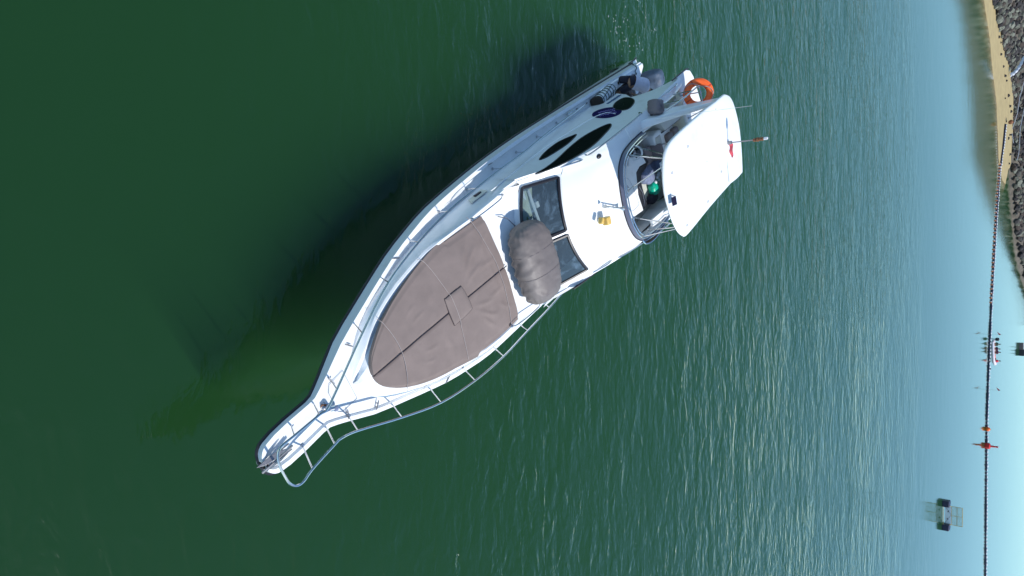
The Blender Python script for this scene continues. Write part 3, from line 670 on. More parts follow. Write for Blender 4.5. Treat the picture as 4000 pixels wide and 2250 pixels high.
# windlass
m = MB(); z = zd(-.3) + .02
m.tube([(-.36, -.05, z), (-.36, -.05, z + .06)], .085, 14); m.tube([(-.36, -.05, z + .06), (-.36, -.05, z + .13)], [.05, .06], 12)
m.tube([(-.30, .03, z + .05), (-.22, .06, z + .07)], .05, 10); wi = m.build("windlass", M['steel'], yacht)
m = MB(); m.ball((-.22, .07, z + .08), (.055, .055, .05), nu=12, nv=8); m.build("windlass_cap", M['bluecloth'], wi)
m = MB(); m.tube([(-.42, -.09, z + .02), (-.40, -.13, z + .05), (-.34, -.10, z + .09), (-.42, -.02, z + .04)], .018, 6); m.build("chain", M['rust'], wi)
# anchor in its roller
m = MB(); z = 2.04
for q in (-.055, .055): m.tube([(-1.30, q - .01, z + .03), (-1.86, q, z - .01)], .012, 5)
m.tube([(-1.76, -.08, z - .01), (-1.76, .08, z - .01)], .035, 10); m.build("bow_roller", M['dullsteel'], yacht)
m = MB(); m.tube([(-1.28, -.02, z + .07), (-1.9, .03, z + .05)], .022, 6)
m.poly3([(-1.40, .035, z + .06), (-1.55, .075, z + .04), (-1.78, .085, z + .0), (-1.88, .075, z - .03), (-1.78, .045, z + .03), (-1.6, .03, z + .06)], (0, 0, .018))
m.poly3([(-1.40, -.06, z + .09), (-1.58, -.12, z + .06), (-1.80, -.10, z + .02), (-1.92, -.075, z - .02), (-1.78, -.04, z + .05), (-1.6, -.03, z + .08)], (0, 0, .018))
m.build("anchor", M['dullsteel'], yacht, bevel=.004)
# ---- cockpit
m = MB(); m.box((13.3, 0, .42), (2.3, 3.5, .06)); m.build("cockpit_floor", M['grey'], yacht)
m = MB()
for sg in (-1, 1):
    o1 = [(12.2, 2.02), (14.42, 2.04)]; 
    m.prism([(12.15, sg * 2.03), (14.92, sg * 2.07), (14.92, sg * 1.95), (14.6, sg * 1.72), (14.30, sg * 1.62), (14.05, sg * 1.62), (13.95, sg * 1.80), (13.6, sg * 1.83), (12.85, sg * 1.75), (12.15, sg * 1.72)], .42, .93)
m.prism([(14.05, -1.62), (14.38, -1.62), (14.38, 1.62), (14.05, 1.62)], .42, .93)
m.build("cockpit_coaming", M['gel'], yacht, bevel=.035, seg=3)
m = MB(); m.box((13.86, -1.40, .70), (.30, .62, .40)); m.build("cockpit_seat", M['seatbrown'], yacht, bevel=.03)
for sg in (-1, 1):
    for s, w_ in ((13.15, 1.93), (13.42, 1.95), (13.75, 1.97), (14.08, 1.90), (14.28, 1.86)):
        m = MB(); r = .05 if s in (13.15, 14.08, 14.28) else .03
        m.tube([(s, sg * w_, .925), (s, sg * w_, .945)], r, 12); m.tube([(s, sg * w_, .945), (s, sg * w_, .95)], r * .6, 10, m=1)
        m.build("rod_holder", [M['steel'], M['black']], yacht)
m = MB(); m.tube(smooth_path([(15.1, -2.0, .50), (15.3, -1.78, .56), (15.15, -1.68, .56), (14.9, -1.75, .56)], 5), .03, 8); m.tube([(14.85, -1.8, .5), (15.2, -1.95, .4)], .05, 8)
m.build("ladder_handle", M['gel'], yacht)
# mooring line over the rail
tk = MB(); tk.tube(smooth_path([(14.95, -2.16, .46), (14.7, -2.16, .66), (14.4, -2.06, .97), (14.25, -1.98, .97), (14.3, -1.88, .97), (14.08, -1.90, 1.0)], 5), .014, 6)
tag(tk.build("mooring_line", M['netgreen']), "dark thin mooring line led over the stern rub rail to a deck fitting", "rope"); tko = bpy.data.objects["mooring_line"]; tko.location = BOAT; tko.rotation_euler = (0, 0, BRZ)

# ================================================================ things resting on the yacht
# sunpad: three cushions and tie cords
sp = sub("sun_pad", 3, 0, 0, label="large taupe canvas sun pad with rounded nose on the yacht's foredeck", cat="sun pad")
sp.location = BOAT; sp.rotation_euler = (0, 0, BRZ)
def padz(s, w_):
    z = ztop(s) + .05 + .13 * (1 - (abs(w_) / 1.3) ** 2)
    for (a, b), (c, d), h, wd in FOLDS:
        dx, dy = c - a, d - b; q = dx * dx + dy * dy; t = max(0, min(1, ((s - a) * dx + (w_ - b) * dy) / q)); bow = .06 * math.sin(math.pi * t)
        dd = math.hypot(s - a - dx * t + bow * dy, w_ - b - dy * t - bow * dx); z += h * math.exp(-(dd / wd) ** 2) * math.sin(math.pi * min(1, max(.08, t)))
    return z + .012 * noise.noise(Vector((s * 2.2, w_ * 2.2, 0))) + .004 * noise.noise(Vector((s * 7, w_ * 7, 2))) + .010 * max(0, noise.noise(Vector((s * 1.2 + w_ * 3.5, w_ * 1.0 - s * 3.0, 5)))) * (1 if s > 3.3 else .4)
FOLDS = [((3.62, .25), (4.35, .42), .03, .035), ((3.66, .38), (4.30, .85), .032, .035), ((3.70, .50), (4.1, 1.05), .03, .035), ((3.95, .30), (4.75, .30), .022, .03), ((4.15, -.15), (4.45, -.75), .03, .035), ((4.0, -.35), (4.2, -.80), .022, .03), ((4.30, .55), (4.80, .95), .02, .035), ((1.95, .32), (2.35, .38), .018, .03), ((1.85, .50), (2.2, .62), .015, .03), ((2.6, .35), (2.7, .7), .015, .03), ((4.42, -1.15), (4.85, -.95), .02, .03), ((4.35, -1.0), (4.7, -.7), .016, .03), ((2.75, -.6), (2.9, -1.05), .014, .03)]
HATCH = [(2.90, -.26), (2.97, -.31), (3.38, -.31), (3.47, -.26), (3.52, .20), (3.44, .27), (2.97, .29), (2.88, .24)]
for sg in (-1, 1):
    m = MB(); rows = []
    for s in [.67, .70, .74, .80, .88, 1.0] + [1.05 + .05 * i for i in range(77)] + [4.88]:
        e = pw(s) * (1 + (.075 * max(0, min(1, (s - 2.6) / 1.5)) if sg > 0 else 0)); e0 = .015
        row = []
        for t in fr(0, 1, 32):
            w_ = e0 + (e - e0) * t
            z = padz(s, w_)
            if t > .93: z -= .02
            if abs(w_) < .04: z -= .012 * (1 - (w_ - .015) / .03)
            # pressed seam where the cords cross
            for c in (4.56, 1.37): z -= .012 * math.exp(-((s - c) / .04) ** 2)
            row.append((s, sg * w_, z))
        rows.append(row)
    m.slab(rows, .075)
    m.build("cushion", M['pad'], sp, angle=60)
m = MB(); m.tube([(.66, 0, 1.955)] + [(s, 0, padz(s, 0) + .001) for s in fr(.8, 4.95, 30)], .012, 5); m.build("cushion_seam", M['seam'], sp)
m = MB(); HPp = smooth_path([(a, b, 0) for a, b in HATCH], 4, closed=True); hx, hy = 3.19, -.01
m.grid([[(hx + (p.x - hx) * q, hy + (p.y - hy) * q, padz(hx + (p.x - hx) * q, hy + (p.y - hy) * q) + dz) for p in HPp] for q, dz in ((1, .0), (.99, .022), (.95, .032), (.7, .036), (.4, .038), (.01, .038))], closed=True)
hc = m.build("hatch_cushion", M['pad'], sp, angle=70)
m = MB(); m.tube([(p.x, p.y, padz(p.x, p.y) + .012) for p in HPp], .011, 5, closed=True); m.build("piping", M['seam'], hc)
for P in (((4.45, -1.42), (4.52, -1.24), (4.62, -.6), (4.67, -.1), (4.64, .6), (4.58, 1.24), (4.55, 1.36)), ((2.75, -1.30), (2.88, -1.15), (3.02, -.6), (3.08, -.2), (3.06, .4), (2.99, 1.1), (3.0, 1.2)), ((1.25, -.85), (1.34, -.70), (1.42, -.3), (1.42, .1), (1.33, .45), (1.24, .64), (1.2, .72))):
    m = MB(); m.tube([(p.x, p.y, max(padz(p.x, p.y) + .010, 0) + (.03 if 2.9 < p.x < 3.5 and abs(p.y) < .3 else 0)) for p in smooth_path([(a, b, 0) for a, b in P], 5)], .0055, 5)
    m.build("tie_cord", M['cord'], sp)
# covered dinghy
cd = sub("covered_dinghy", 5.59, .25, 1.72, rz=R(-4), label="bulging taupe canvas-covered bundle standing in front of the yacht's windscreen", cat="covered dinghy")
def wr(p, a, b):
    k = 1 + .02 * noise.noise(p * 3.2) + .035 * noise.noise(Vector((p.x * 1.2, p.y * 5.5, p.z * 1.5)))
    lo = max(0, -math.sin(a)); k += .04 * math.sin(16 * b) * (abs(math.cos(a)) < .85) * .5 - .10 * lo
    e = abs(p.y) / 1.02
    k += .03 * math.cos(p.y * 9) * (1 - e * .5) * .5
    return Vector((p.x * k, p.y * (1 + .02 * noise.noise(p * 4)), p.z * k))
m = MB()
def bun(p, a, b):     # a runs end to end, b goes round
    e = .62; ca = abs(math.cos(a)) ** .5; y = .94 * math.copysign(abs(math.sin(a)) ** .9, math.sin(a))
    x = .63 * ca * math.copysign(abs(math.cos(b)) ** .8, math.cos(b)); z = .42 * ca * math.copysign(abs(math.sin(b)) ** .8, math.sin(b))
    q = Vector((x, y, z)); end = abs(y) / 1.02
    k = 1 + .03 * noise.noise(Vector((x * 1.5, y * 4.0, z * 2.5))) + .085 * abs(noise.noise(Vector((x * 3 + y * 2, y * 8 - x * 4, z * 3)))) + .012 * math.cos((y - .1) * 9.5) * (end < .8) + (.045 * math.sin(19 * b + 3 * noise.noise(q * 2)) * max(0, end - .55) * 2) + .02 * noise.noise(q * 6)
    if z < -.05: k *= 1 - .25 * min(1, (-z - .05) / .3) + .04 * math.sin(26 * y)
    return Vector((x * k, y, z * k))
m.ball((0, 0, .42), (1, 1, 1), nu=72, nv=60, fn=bun)
m.build("fabric_cover", M['cover'], cd, angle=80)
m = MB()
for y in (-.32, .22):
    m.tube([(.655 * math.copysign(abs(math.cos(a)) ** .8, math.cos(a)) * (1 + .035 * math.cos((y - .1) * 9.5)), y, .42 + .427 * math.copysign(abs(math.sin(a)) ** .8, math.sin(a)) * (1 + .03 * math.cos((y - .1) * 9.5))) for a in fr(-.3, math.pi + .3, 30)], .004, 4)
m.build("cover_seam", M['tarp'], cd)
# boat hook beside the bundle
bh = MB(); bh.tube([(5.3, -1.05, 1.82), (5.46, -.93, 1.92), (5.62, -.66, 1.93)], .012, 6); bh.tube([(5.62, -.66, 1.93), (5.55, -.5, 1.9)], .02, 6)
bho = tag(bh.build("tie_rod", M['dullsteel']), "thin grey rod lying on the white deck ahead of the windscreen", "rod"); bho.location = BOAT; bho.rotation_euler = (0, 0, BRZ)
# fender wrapped in net
fe = sub("fender", 12.06, -1.84, 1.0, rz=0, label="white cylindrical fender wrapped in dark net rope, lying on the shaded side deck", cat="fender")
fe.rotation_euler = (0, 0, BRZ + R(6))
m = MB(); m.tube([(-.42, 0, .02), (-.38, 0, .02), (.40, 0, .02), (.46, 0, .02)], [.12, .17, .16, .10], 16); m.build("fender_body", M['fender'], fe)
m = MB(); m.ball((-.44, .01, .02), (.14, .19, .19), nu=14, nv=9, e=.7, fn=lambda p, a, b: p * (1 + .06 * math.sin(7 * b) * math.cos(3 * a))); m.build("fender_end", M['brown'], fe)
m = MB()
for k in range(6):
    x0 = -.38 + .15 * k
    m.tube([(x0 + .10 * math.sin(a * .5), .178 * math.cos(a), .02 + .178 * math.sin(a)) for a in fr(0, 2 * math.pi, 18)], .010, 4)
for a in (.3, 1.2, 2.2): m.tube([(x, .18 * math.cos(a + x), .02 + .18 * math.sin(a + x)) for x in fr(-.4, .45, 12)], .010, 4)
m.build("net_rope", M['netgreen'], fe)
# life ring, hanging on the guard rail and facing forward
lr = sub("life_ring", 12.86, -1.22, 3.47, label="orange life ring with pale rope hung on the flybridge guard rail", cat="life ring")
lr.rotation_euler = (0, 0, 0); nrm = Vector((-.84, -.26, .47)).normalized(); qx = Vector((0, 1, 0)) - nrm * nrm.y; qx.normalize(); qy = nrm.cross(qx)
def rp(a, r, d=0): return qx * (r * math.cos(a)) + qy * (r * math.sin(a)) + nrm * d
m = MB(False); rows = []
for i in range(49):
    a = 2 * math.pi * i / 48; c = rp(a, .315); rad = rp(a, 1)
    rows.append([c + rad * .098 * math.cos(b) + nrm * .065 * math.sin(b) for b in [2 * math.pi * j / 12 for j in range(12)]])
m.grid(rows, closed=True); m.build("ring_body", M['orange'], lr)
for a0 in (.55, 2.2, 3.75, 5.3):
    m = MB(False); rows = []
    for i in range(4):
        a = a0 + .035 * (i - 1.5); c = rp(a, .315); rad = rp(a, 1); rows.append([c + rad * .102 * math.cos(b) + nrm * .069 * math.sin(b) for b in [2 * math.pi * j / 12 for j in range(12)]])
    m.grid(rows, closed=True); m.build("ring_band", M['orangedark'], lr)
m = MB(False); m.tube([rp(a, .30 + .10 * math.sin((a - .5) * 2.1), .075) for a in fr(-2.2, 1.9, 30)], .011, 5); m.tube([rp(1.9, .4, .05), rp(2.15, .52, 0), rp(2.5, .5, 0), rp(2.7, .4, .03)], .008, 5)
m.build("grab_line", M['cord'], lr)
# covered outboard motor clamped behind the transom
om = sub("outboard_motor", 15.0, -1.36, .44, label="outboard motor under a blue-grey cover, upright on the yacht's swim platform", cat="outboard motor")
m = MB(); m.ball((.06, -.10, .56), (.33, .30, .40), nu=28, nv=16, e=.62, mt=Matrix.Rotation(R(14), 3, 'Y'), fn=lambda p, a, b: p * (1 + .05 * noise.noise(p * 7) + .02 * math.sin(9 * b)))
m.build("motor_cover", M['bluecover'], om, angle=80)
m = MB(); m.tube([(-.02, 0, .50), (-.10, 0, .0), (-.12, 0, -.4)], [.15, .09, .07], 10); m.build("motor_leg", M['black'], om)
m = MB(); m.box((-.2, 0, .28), (.10, .22, .26)); m.build("clamp_bracket", M['dullsteel'], om, bevel=.01)

# person bending down in the cockpit
pr = sub("person", 13.46, -1.64, .455, label="person in a pale shirt and dark shorts bending forward in the yacht's cockpit", cat="person")
def skin(name, V, E, Rr, material, parent, root=0, sub_=2):
    me = bpy.data.meshes.new(name); me.from_pydata([(v[0], -v[1], v[2]) for v in V], E, []); o = bpy.data.objects.new(name, me); col.objects.link(o); o.parent = parent
    me.materials.append(material)
    sk = o.modifiers.new("skin", 'SKIN'); 
    sv = me.skin_vertices[0].data
    for i, r in enumerate(Rr): sv[i].radius = (r, r) if not isinstance(r, tuple) else r
    sv[root].use_root = True
    sk.use_smooth_shade = True
    ss = o.modifiers.new("s", 'SUBSURF'); ss.levels = sub_; ss.render_levels = sub_
    return o
# hips at (0,-.28), torso leans aft and inboard; body one surface
hip = (-.18, -.22, .86); chest = (.16, .05, 1.06); neck = (.36, .22, 1.05); head = (.47, .31, .98)
V = [hip, (-.02, -.09, .97), chest, neck, (.42, .27, 1.02), head, (.54, .36, .93),
     (-.24, -.30, .82), (-.10, -.36, .46), (-.18, -.38, .08), (-.06, -.36, .04),
     (-.28, -.12, .82), (-.20, .02, .46), (-.30, -.02, .08), (-.18, -.0, .04),
     (.20, -.12, 1.03), (.28, -.10, .76), (.40, .04, .56), (.44, .08, .48),
     (.06, .20, 1.03), (.10, .28, .76), (.26, .26, .56), (.32, .24, .49)]
E = [(0, 1), (1, 2), (2, 3), (3, 4), (4, 5), (5, 6), (0, 7), (7, 8), (8, 9), (9, 10), (0, 11), (11, 12), (12, 13), (13, 14), (2, 15), (15, 16), (16, 17), (17, 18), (2, 19), (19, 20), (20, 21), (21, 22)]
Rr = [.14, .14, .15, .06, .055, .095, .07, .09, .06, .045, .035, .09, .06, .045, .035, .065, .045, .035, .03, .065, .045, .035, .03]
skin("body", V, E, Rr, M['skin'], pr)
for hx_, hy_, hz_ in ((.44, .08, .46), (.32, .24, .47)):
    pass
m = MB(); rows = []   # shirt shell round the torso
A = [Vector(hip), Vector((-.02, -.09, .97)), Vector(chest), Vector((.30, .17, 1.06))]
def tor(t):
    P = smooth_path(A, 5); return P[int(t * (len(P) - 1))]
for i, t in enumerate(fr(0, 1, 12)):
    c = tor(t); dx = Vector((.54, .44, .18)).normalized(); lat = Vector((-.63, .77, 0)).normalized(); up = dx.cross(lat) * -1
    if up.z < 0: up = -up
    k_ = 1.14; rw = [.205, .20, .195, .19, .19, .195, .20, .205, .21, .20, .17, .13, .09][i]; rh = [.17, .165, .16, .155, .155, .16, .165, .165, .16, .15, .12, .09, .07][i]
    rw *= k_; rh *= k_; rows.append([c + lat * rw * math.cos(b) * (1 + .04 * math.sin(5 * b + i)) + up * rh * math.sin(b) * (1 + .04 * math.sin(4 * b + i * .7)) for b in [2 * math.pi * j / 20 for j in range(20)]])
m.grid(rows, closed=True)
for sh, el in ((Vector((.20, -.12, 1.03)), Vector((.27, -.11, .84))), (Vector((.06, .20, 1.03)), Vector((.09, .27, .84)))):
    m.tube([sh + (sh - el) * .2, sh, sh.lerp(el, .6), el], [.07, .085, .085, .08], 12, cap=False)
m.build("shirt", M['shirt'], pr, angle=80, subsurf=1)
m = MB()
m.tube([(-.12, -.2, .90), (-.22, -.24, .80)], [.165, .175], 14)
for a, b in (((-.22, -.30, .84), (-.14, -.34, .50)), ((-.26, -.12, .84), (-.21, -.01, .50))): m.tube([a, Vector(a).lerp(Vector(b), .5), b], [.12, .115, .11], 12)
m.build("shorts", M['shorts'], pr, angle=80)
m = MB(); m.ball((.485, .32, 1.02), (.125, .105, .10), nu=18, nv=12, mt=Matrix.Rotation(R(35), 3, 'Z'), fn=lambda p, a, b: p * (1 + .05 * noise.noise(p * 22))); m.build("hair", M['hair'], pr, angle=80)
m = MB()
for hx_, hy_, hz_ in ((.45, .09, .46), (.33, .24, .47)):
    m.ball((hx_, hy_, hz_), (.045, .04, .022), nu=10, nv=6)
    for k in range(4): m.tube([(hx_ + .03, hy_ - .025 + .017 * k, hz_), (hx_ + .06 + .006 * (k % 3), hy_ - .027 + .018 * k, hz_ - .02), (hx_ + .075, hy_ - .026 + .018 * k, hz_ - .045)], [.010, .009, .007], 6)
    m.tube([(hx_, hy_ - .035, hz_), (hx_ + .03, hy_ - .06, hz_ - .02)], [.011, .008], 6)
m.build("hand", M['skin'], pr, angle=80)
# hose / ropes by the person, grey cloth
ro = MB(); ro.tube(smooth_path([(12.9, -1.5, 1.05), (13.2, -1.40, 1.1), (13.7, -1.20, 1.15), (14.0, -1.05, 1.2), (14.25, -1.1, 1.15)], 5), .012, 5); ro.tube(smooth_path([(13.3, -1.05, 1.0), (13.5, -1.35, 1.1), (13.35, -1.7, 1.0), (13.2, -1.80, .95)], 5), .012, 5)
roo = tag(ro.build("tangled_rope", M['cord']), "pale tangled rope lines strung across the cockpit beside the bending person", "rope"); roo.location = BOAT; roo.rotation_euler = (0, 0, BRZ)
gc = sub("grey_cloth", 13.05, -1.45, .46, label="grey folded towel left in the shaded cockpit corner ahead of the person", cat="towel")
m = MB(); m.grid([[(-.18 + .36 * i / 10, -.30 + .6 * j / 12, .28 + .04 * noise.noise(Vector((i * .4, j * .35, 0))) - .10 * abs(i / 5 - 1) ** 2) for i in range(11)] for j in range(13)]); m.box((0, 0, .12), (.34, .52, .22)); m.build("towel_fabric", M['greycloth'], gc, angle=80)
# clutter on the bridge
gb = sub("green_bag", 11.0, .72, 2.36, label="crumpled bright green plastic bag on the flybridge seat", cat="bag")
m = MB(); m.ball((0, 0, .12), (.22, .20, .13), nu=26, nv=14, e=.8, fn=lambda p, a, b: p * (1 + .14 * noise.noise(p * 9))); m.build("bag_plastic", M['greenbag'], gb, angle=80)
bc = sub("clothes_pile", 10.82, .25, 2.40, label="rumpled blue-grey clothes heaped on the flybridge seat beside the green bag", cat="clothes")
m = MB(); m.ball((0, 0, .08), (.34, .26, .13), nu=34, nv=16, e=.8, fn=lambda p, a, b: p * (1 + .2 * noise.noise(p * 6))); m.build("clothes_fabric", M['bluecloth'], bc, angle=80)
fl = sub("float_string", 11.15, .50, 2.40, label="string of white net floats between the clothes and the green bag", cat="net floats")
m = MB()
for k, (a, b) in enumerate(((-.16, .06), (.0, -.02), (.08, -.05), (.16, -.07), (.05, .07))): m.ball((a, b, .16), (.05, .06, .05) if k else (.06, .06, .06), nu=10, nv=7)
m.build("float_bead", M['fender'], fl)
bp_ = sub("black_bag", 10.88, 1.0, 2.30, label="dark open bag slumped behind the green plastic bag on the flybridge", cat="bag")
m = MB(); m.ball((0, -.03, .08), (.26, .15, .14), nu=22, nv=12, e=.75, fn=lambda p, a, b: p * (1 + .15 * noise.noise(p * 8))); m.build("bag_fabric", M['shorts'], bp_, angle=80)
m = MB(); m.prism([(10.3, -.02), (12.0, .1), (12.0, .95), (10.28, .95)], FZ, 2.36); m.build("bridge_seat", M['seat'], yacht, bevel=.03)

# ================================================================ WATER
def water_mats():
    m = bpy.data.materials.new("green_sea_water"); m.use_nodes = True; n = m.node_tree.nodes; l = m.node_tree.links; n.remove(n["Principled BSDF"])
    out = n["Material Output"]; geo = n.new("ShaderNodeNewGeometry")
    def noi(scale, det, st_, rot=0, rough=.55, dist=0):
        mp = n.new("ShaderNodeMapping"); mp.inputs["Scale"].default_value = st_; mp.inputs["Rotation"].default_value = (0, 0, rot)
        l.new(geo.outputs["Position"], mp.inputs[0]); t = n.new("ShaderNodeTexNoise"); t.inputs["Scale"].default_value = scale; t.inputs["Detail"].default_value = det
        t.inputs["Roughness"].default_value = rough; t.inputs["Distortion"].default_value = dist; l.new(mp.outputs[0], t.inputs[0]); return t.outputs[0]
    def math_(op, a, bb=None):
        q = n.new("ShaderNodeMath"); q.operation = op
        for i, v in enumerate((a, bb)):
            if v is None: continue
            if isinstance(v, (int, float)): q.inputs[i].default_value = v
            else: l.new(v, q.inputs[i])
        return q.outputs[0]
    def ramp(v, a, b, c, d):
        q = n.new("ShaderNodeMapRange"); q.interpolation_type = 'SMOOTHSTEP'; l.new(v, q.inputs[0])
        for i, x in enumerate((a, b, c, d)): q.inputs[i + 1].default_value = x
        return q.outputs[0]
    sx = n.new("ShaderNodeSeparateXYZ"); l.new(geo.outputs["Position"], sx.inputs[0])
    # waves: long wind ripples running across the view, in gusty patches, calmer inshore and under the near left
    big = noi(.75, 3, (1, .40, 1), R(12)); mid = noi(2.7, 3, (1, .40, 1), R(-9), .55, .6); fine = noi(8.0, 3, (1, .45, 1), R(7), .6)
    patch = ramp(noi(.075, 4, (1.5, .5, 1), R(20)), .36, .64, .7, 1.15)
    far = ramp(sx.outputs[0], 20, 82, 1, .05); near = ramp(sx.outputs[0], 4, 16, .60, 1)
    h = math_('ADD', math_('ADD', math_('MULTIPLY', big, .115), math_('MULTIPLY', mid, .074)), math_('MULTIPLY', fine, .012))
    h = math_('MULTIPLY', math_('MULTIPLY', math_('MULTIPLY', h, patch), far), near)
    bu = n.new("ShaderNodeBump"); bu.inputs["Strength"].default_value = 1; bu.inputs["Distance"].default_value = 1; l.new(h, bu.inputs["Height"])
    fr_ = n.new("ShaderNodeFresnel"); fr_.inputs[0].default_value = 1.38; l.new(bu.outputs[0], fr_.inputs[1])
    gl_ = n.new("ShaderNodeBsdfGlossy"); gl_.inputs["Roughness"].default_value = .07; gl_.inputs["Color"].default_value = (.95, 1, 1, 1); l.new(bu.outputs[0], gl_.inputs["Normal"])
    tr = n.new("ShaderNodeBsdfTransparent"); mx = n.new("ShaderNodeMixShader"); l.new(fr_.outputs[0], mx.inputs[0]); l.new(tr.outputs[0], mx.inputs[1]); l.new(gl_.outputs[0], mx.inputs[2])
    l.new(mx.outputs[0], out.inputs[0])
    turb = (.058, .235, .072)      # scattered share of the light per channel; the rest is absorbed
    vs = n.new("ShaderNodeVolumeScatter"); vs.inputs["Color"].default_value = (*turb, 1); vs.inputs["Density"].default_value = .39; vs.inputs["Anisotropy"].default_value = .0
    va = n.new("ShaderNodeVolumeAbsorption"); va.inputs["Color"].default_value = (*turb, 1); va.inputs["Density"].default_value = .39
    ad = n.new("ShaderNodeAddShader"); l.new(vs.outputs[0], ad.inputs[0]); l.new(va.outputs[0], ad.inputs[1]); l.new(ad.outputs[0], out.inputs[1])
    b = bpy.data.materials.new("deep_dark_green"); b.use_nodes = True; b.node_tree.nodes["Principled BSDF"].inputs["Base Color"].default_value = (.004, .02, .008, 1)
    return [m, b]
m = MB(False); V_ = [(-400, -900, -9), (900, -900, -9), (900, 900, -9), (-400, 900, -9), (-400, -900, 0), (900, -900, 0), (900, 900, 0), (-400, 900, 0)]
m.add(V_, [(4, 5, 6, 7)], 0); m.add(V_, [(0, 3, 2, 1), (0, 1, 5, 4), (1, 2, 6, 5), (2, 3, 7, 6), (3, 0, 4, 7)], 1)
wa = m.build("water", water_mats(), smooth=False); tag(wa, kind='structure')
# the sea beyond, to the horizon
m = MB(False); m.add([(900, -6000, -.3), (9000, -6000, -.3), (9000, 6000, -.3), (900, 6000, -.3)], [(0, 1, 2, 3)]); m.add([(-400, 900, -.3), (900, 900, -.3), (900, 6000, -.3), (-400, 6000, -.3)], [(0, 1, 2, 3)]); m.add([(-400, -6000, -.3), (900, -6000, -.3), (900, -900, -.3), (-400, -900, -.3)], [(0, 1, 2, 3)])
tag(m.build("open_water", mat("far_sea", (.01, .06, .03), .12), smooth=False), kind='structure')

# pale flecks painted for sun sparkle, with froth, off the stern
random.seed(21); m = MB(False)
def fleck(x, y, r):
    P = [(x + r * random.uniform(.5, 1.2) * math.cos(a), y + r * random.uniform(1.5, 3.5) * math.sin(a), .012) for a in [2 * math.pi * i / 7 for i in range(7)]]
    m.add(P, [tuple(range(7))])
FC = [(19.0, 8.5), (19.3, 8.2), (19.8, 9.1), (20.3, 8.2), (20.6, 9.7), (19.6, 8.8), (21.5, 9.2)]
for i in range(80):
    a = random.choice(FC); fleck(a[0] + random.gauss(0, .28), a[1] + random.gauss(0, .30), random.uniform(.004, .014))
tag(m.build("glint_foam", mat("glint_foam", (.42, .52, .52), .8), smooth=False, weld=False), "scattered white flecks of painted sun sparkle and froth on the water off the yacht's stern", "glint_foam", kind='stuff')

# ================================================================ SHORE
def lnoise(x, y, s=1.0): return noise.noise(Vector((x * s, y * s, 3.3)))
SHORE = [(60, 78), (100, 50), (113.4, 39.6), (120.2, 36), (123.7, 32.2), (128.9, 28.5), (131.7, 20.3), (137, 17.6), (142, 17.4), (146, 19.8)]      # water's edge
TOE = [(66, 84), (100, 58), (117.5, 43.6), (128, 39.6), (138, 36.3), (146, 32.6), (149, 28), (149.5, 22.9), (152, 17), (156, 12), (163, 7), (176, 3), (200, -3), (260, -12)]   # foot of the rocks
def seg_d(x, y, L):
    best = 1e9; sgn = 1
    for (x0, y0), (x1, y1) in zip(L, L[1:]):
        dx, dy = x1 - x0, y1 - y0; q = dx * dx + dy * dy; t = max(0, min(1, ((x - x0) * dx + (y - y0) * dy) / q)); px, py = x0 + dx * t, y0 + dy * t
        d = math.hypot(x - px, y - py)
        if d < best: best = d; sgn = 1 if (dx * (y - y0) - dy * (x - x0)) > 0 else -1
    return best * sgn       # positive on the land side (left of the direction of travel)
sand = mat("beach_sand", (.34, .265, .125), .95, var=.10, vscale=.8, bump=.02, bscale=6, dirt=(.24, .17, .09), dirtscale=.6)
m = MB(False); rows = []
for i in range(90):
    x = 95 + i * .8; row = []
    for j in range(70):
        y = 12 + j * .7; d = seg_d(x, y, SHORE); row.append((x, y, max(-5, min(.9, (.07 if d > 0 else .26) * d)) + .03 * lnoise(x, y, .5)))
    rows.append(row)
m.grid(rows); tag(m.build("beach", sand), kind='structure')
earth = mat("embankment_earth", (.10, .085, .065), .95, var=.4, vscale=1.2, bump=.15, bscale=2, dirt=(.045, .04, .035), dirtscale=.5)
def bankz(x, y):
    d = seg_d(x, y, TOE); return .55 + (d + .8) * (.34 if d > -.8 else .9) if d < 22 else min(10.5, 8.3 + (d - 22) * .05)
m = MB(False); rows = []
for i in range(80):
    x = 100 + i * 2.2; row = []
    for j in range(62):
        y = -12 + j * 2.0; row.append((x, y, (bankz(x, y) if seg_d(x, y, TOE) > -8 else -6) + .18 * lnoise(x, y, .6)))
    rows.append(row)
m.grid(rows); tag(m.build("embankment", earth), kind='structure')
# rocks
random.seed(11)
def rockmesh(seed, mt_):
    me = bpy.data.meshes.new("boulder"); bm = bmesh.new(); bmesh.ops.create_icosphere(bm, subdivisions=2, radius=.5)
    for v in bm.verts:
        n_ = noise.noise(v.co * 2.3 + Vector((seed * 7.1, 0, 0))); v.co *= 1 + .42 * n_
        for ax in (Vector((1, .3, .2)), Vector((-.4, 1, .3)), Vector((.1, -.5, 1)), Vector((-.8, -.4, .5))):
            a = (ax + Vector((math.sin(seed * 3), math.cos(seed * 5), 0)) * .5).normalized(); dd = v.co.dot(a) - .34
            if dd > 0: v.co -= a * dd * .9
    bm.to_mesh(me); bm.free(); me.materials.append(mt_); return me
rmats = [mat("rock_" + str(i), c, .9, var=.25, vscale=3, bump=.05, bscale=5) for i, c in enumerate([(.045, .040, .036), (.08, .08, .06), (.020, .017, .018), (.15, .155, .12), (.05, .036, .028)])]
RM = [rockmesh(i, rmats[i % 5]) for i in range(15)]
def cam_visible(p):
    d = p.x * st + (HC - p.z) * ct
    if d <= 0: return False
    u = 2000 + 2668 * (p.x * ct - (HC - p.z) * st) / d; v = 1125 - 2668 * p.y / d
    return -40 < v < 2290 and u < 4040
cand = []
tries = 0
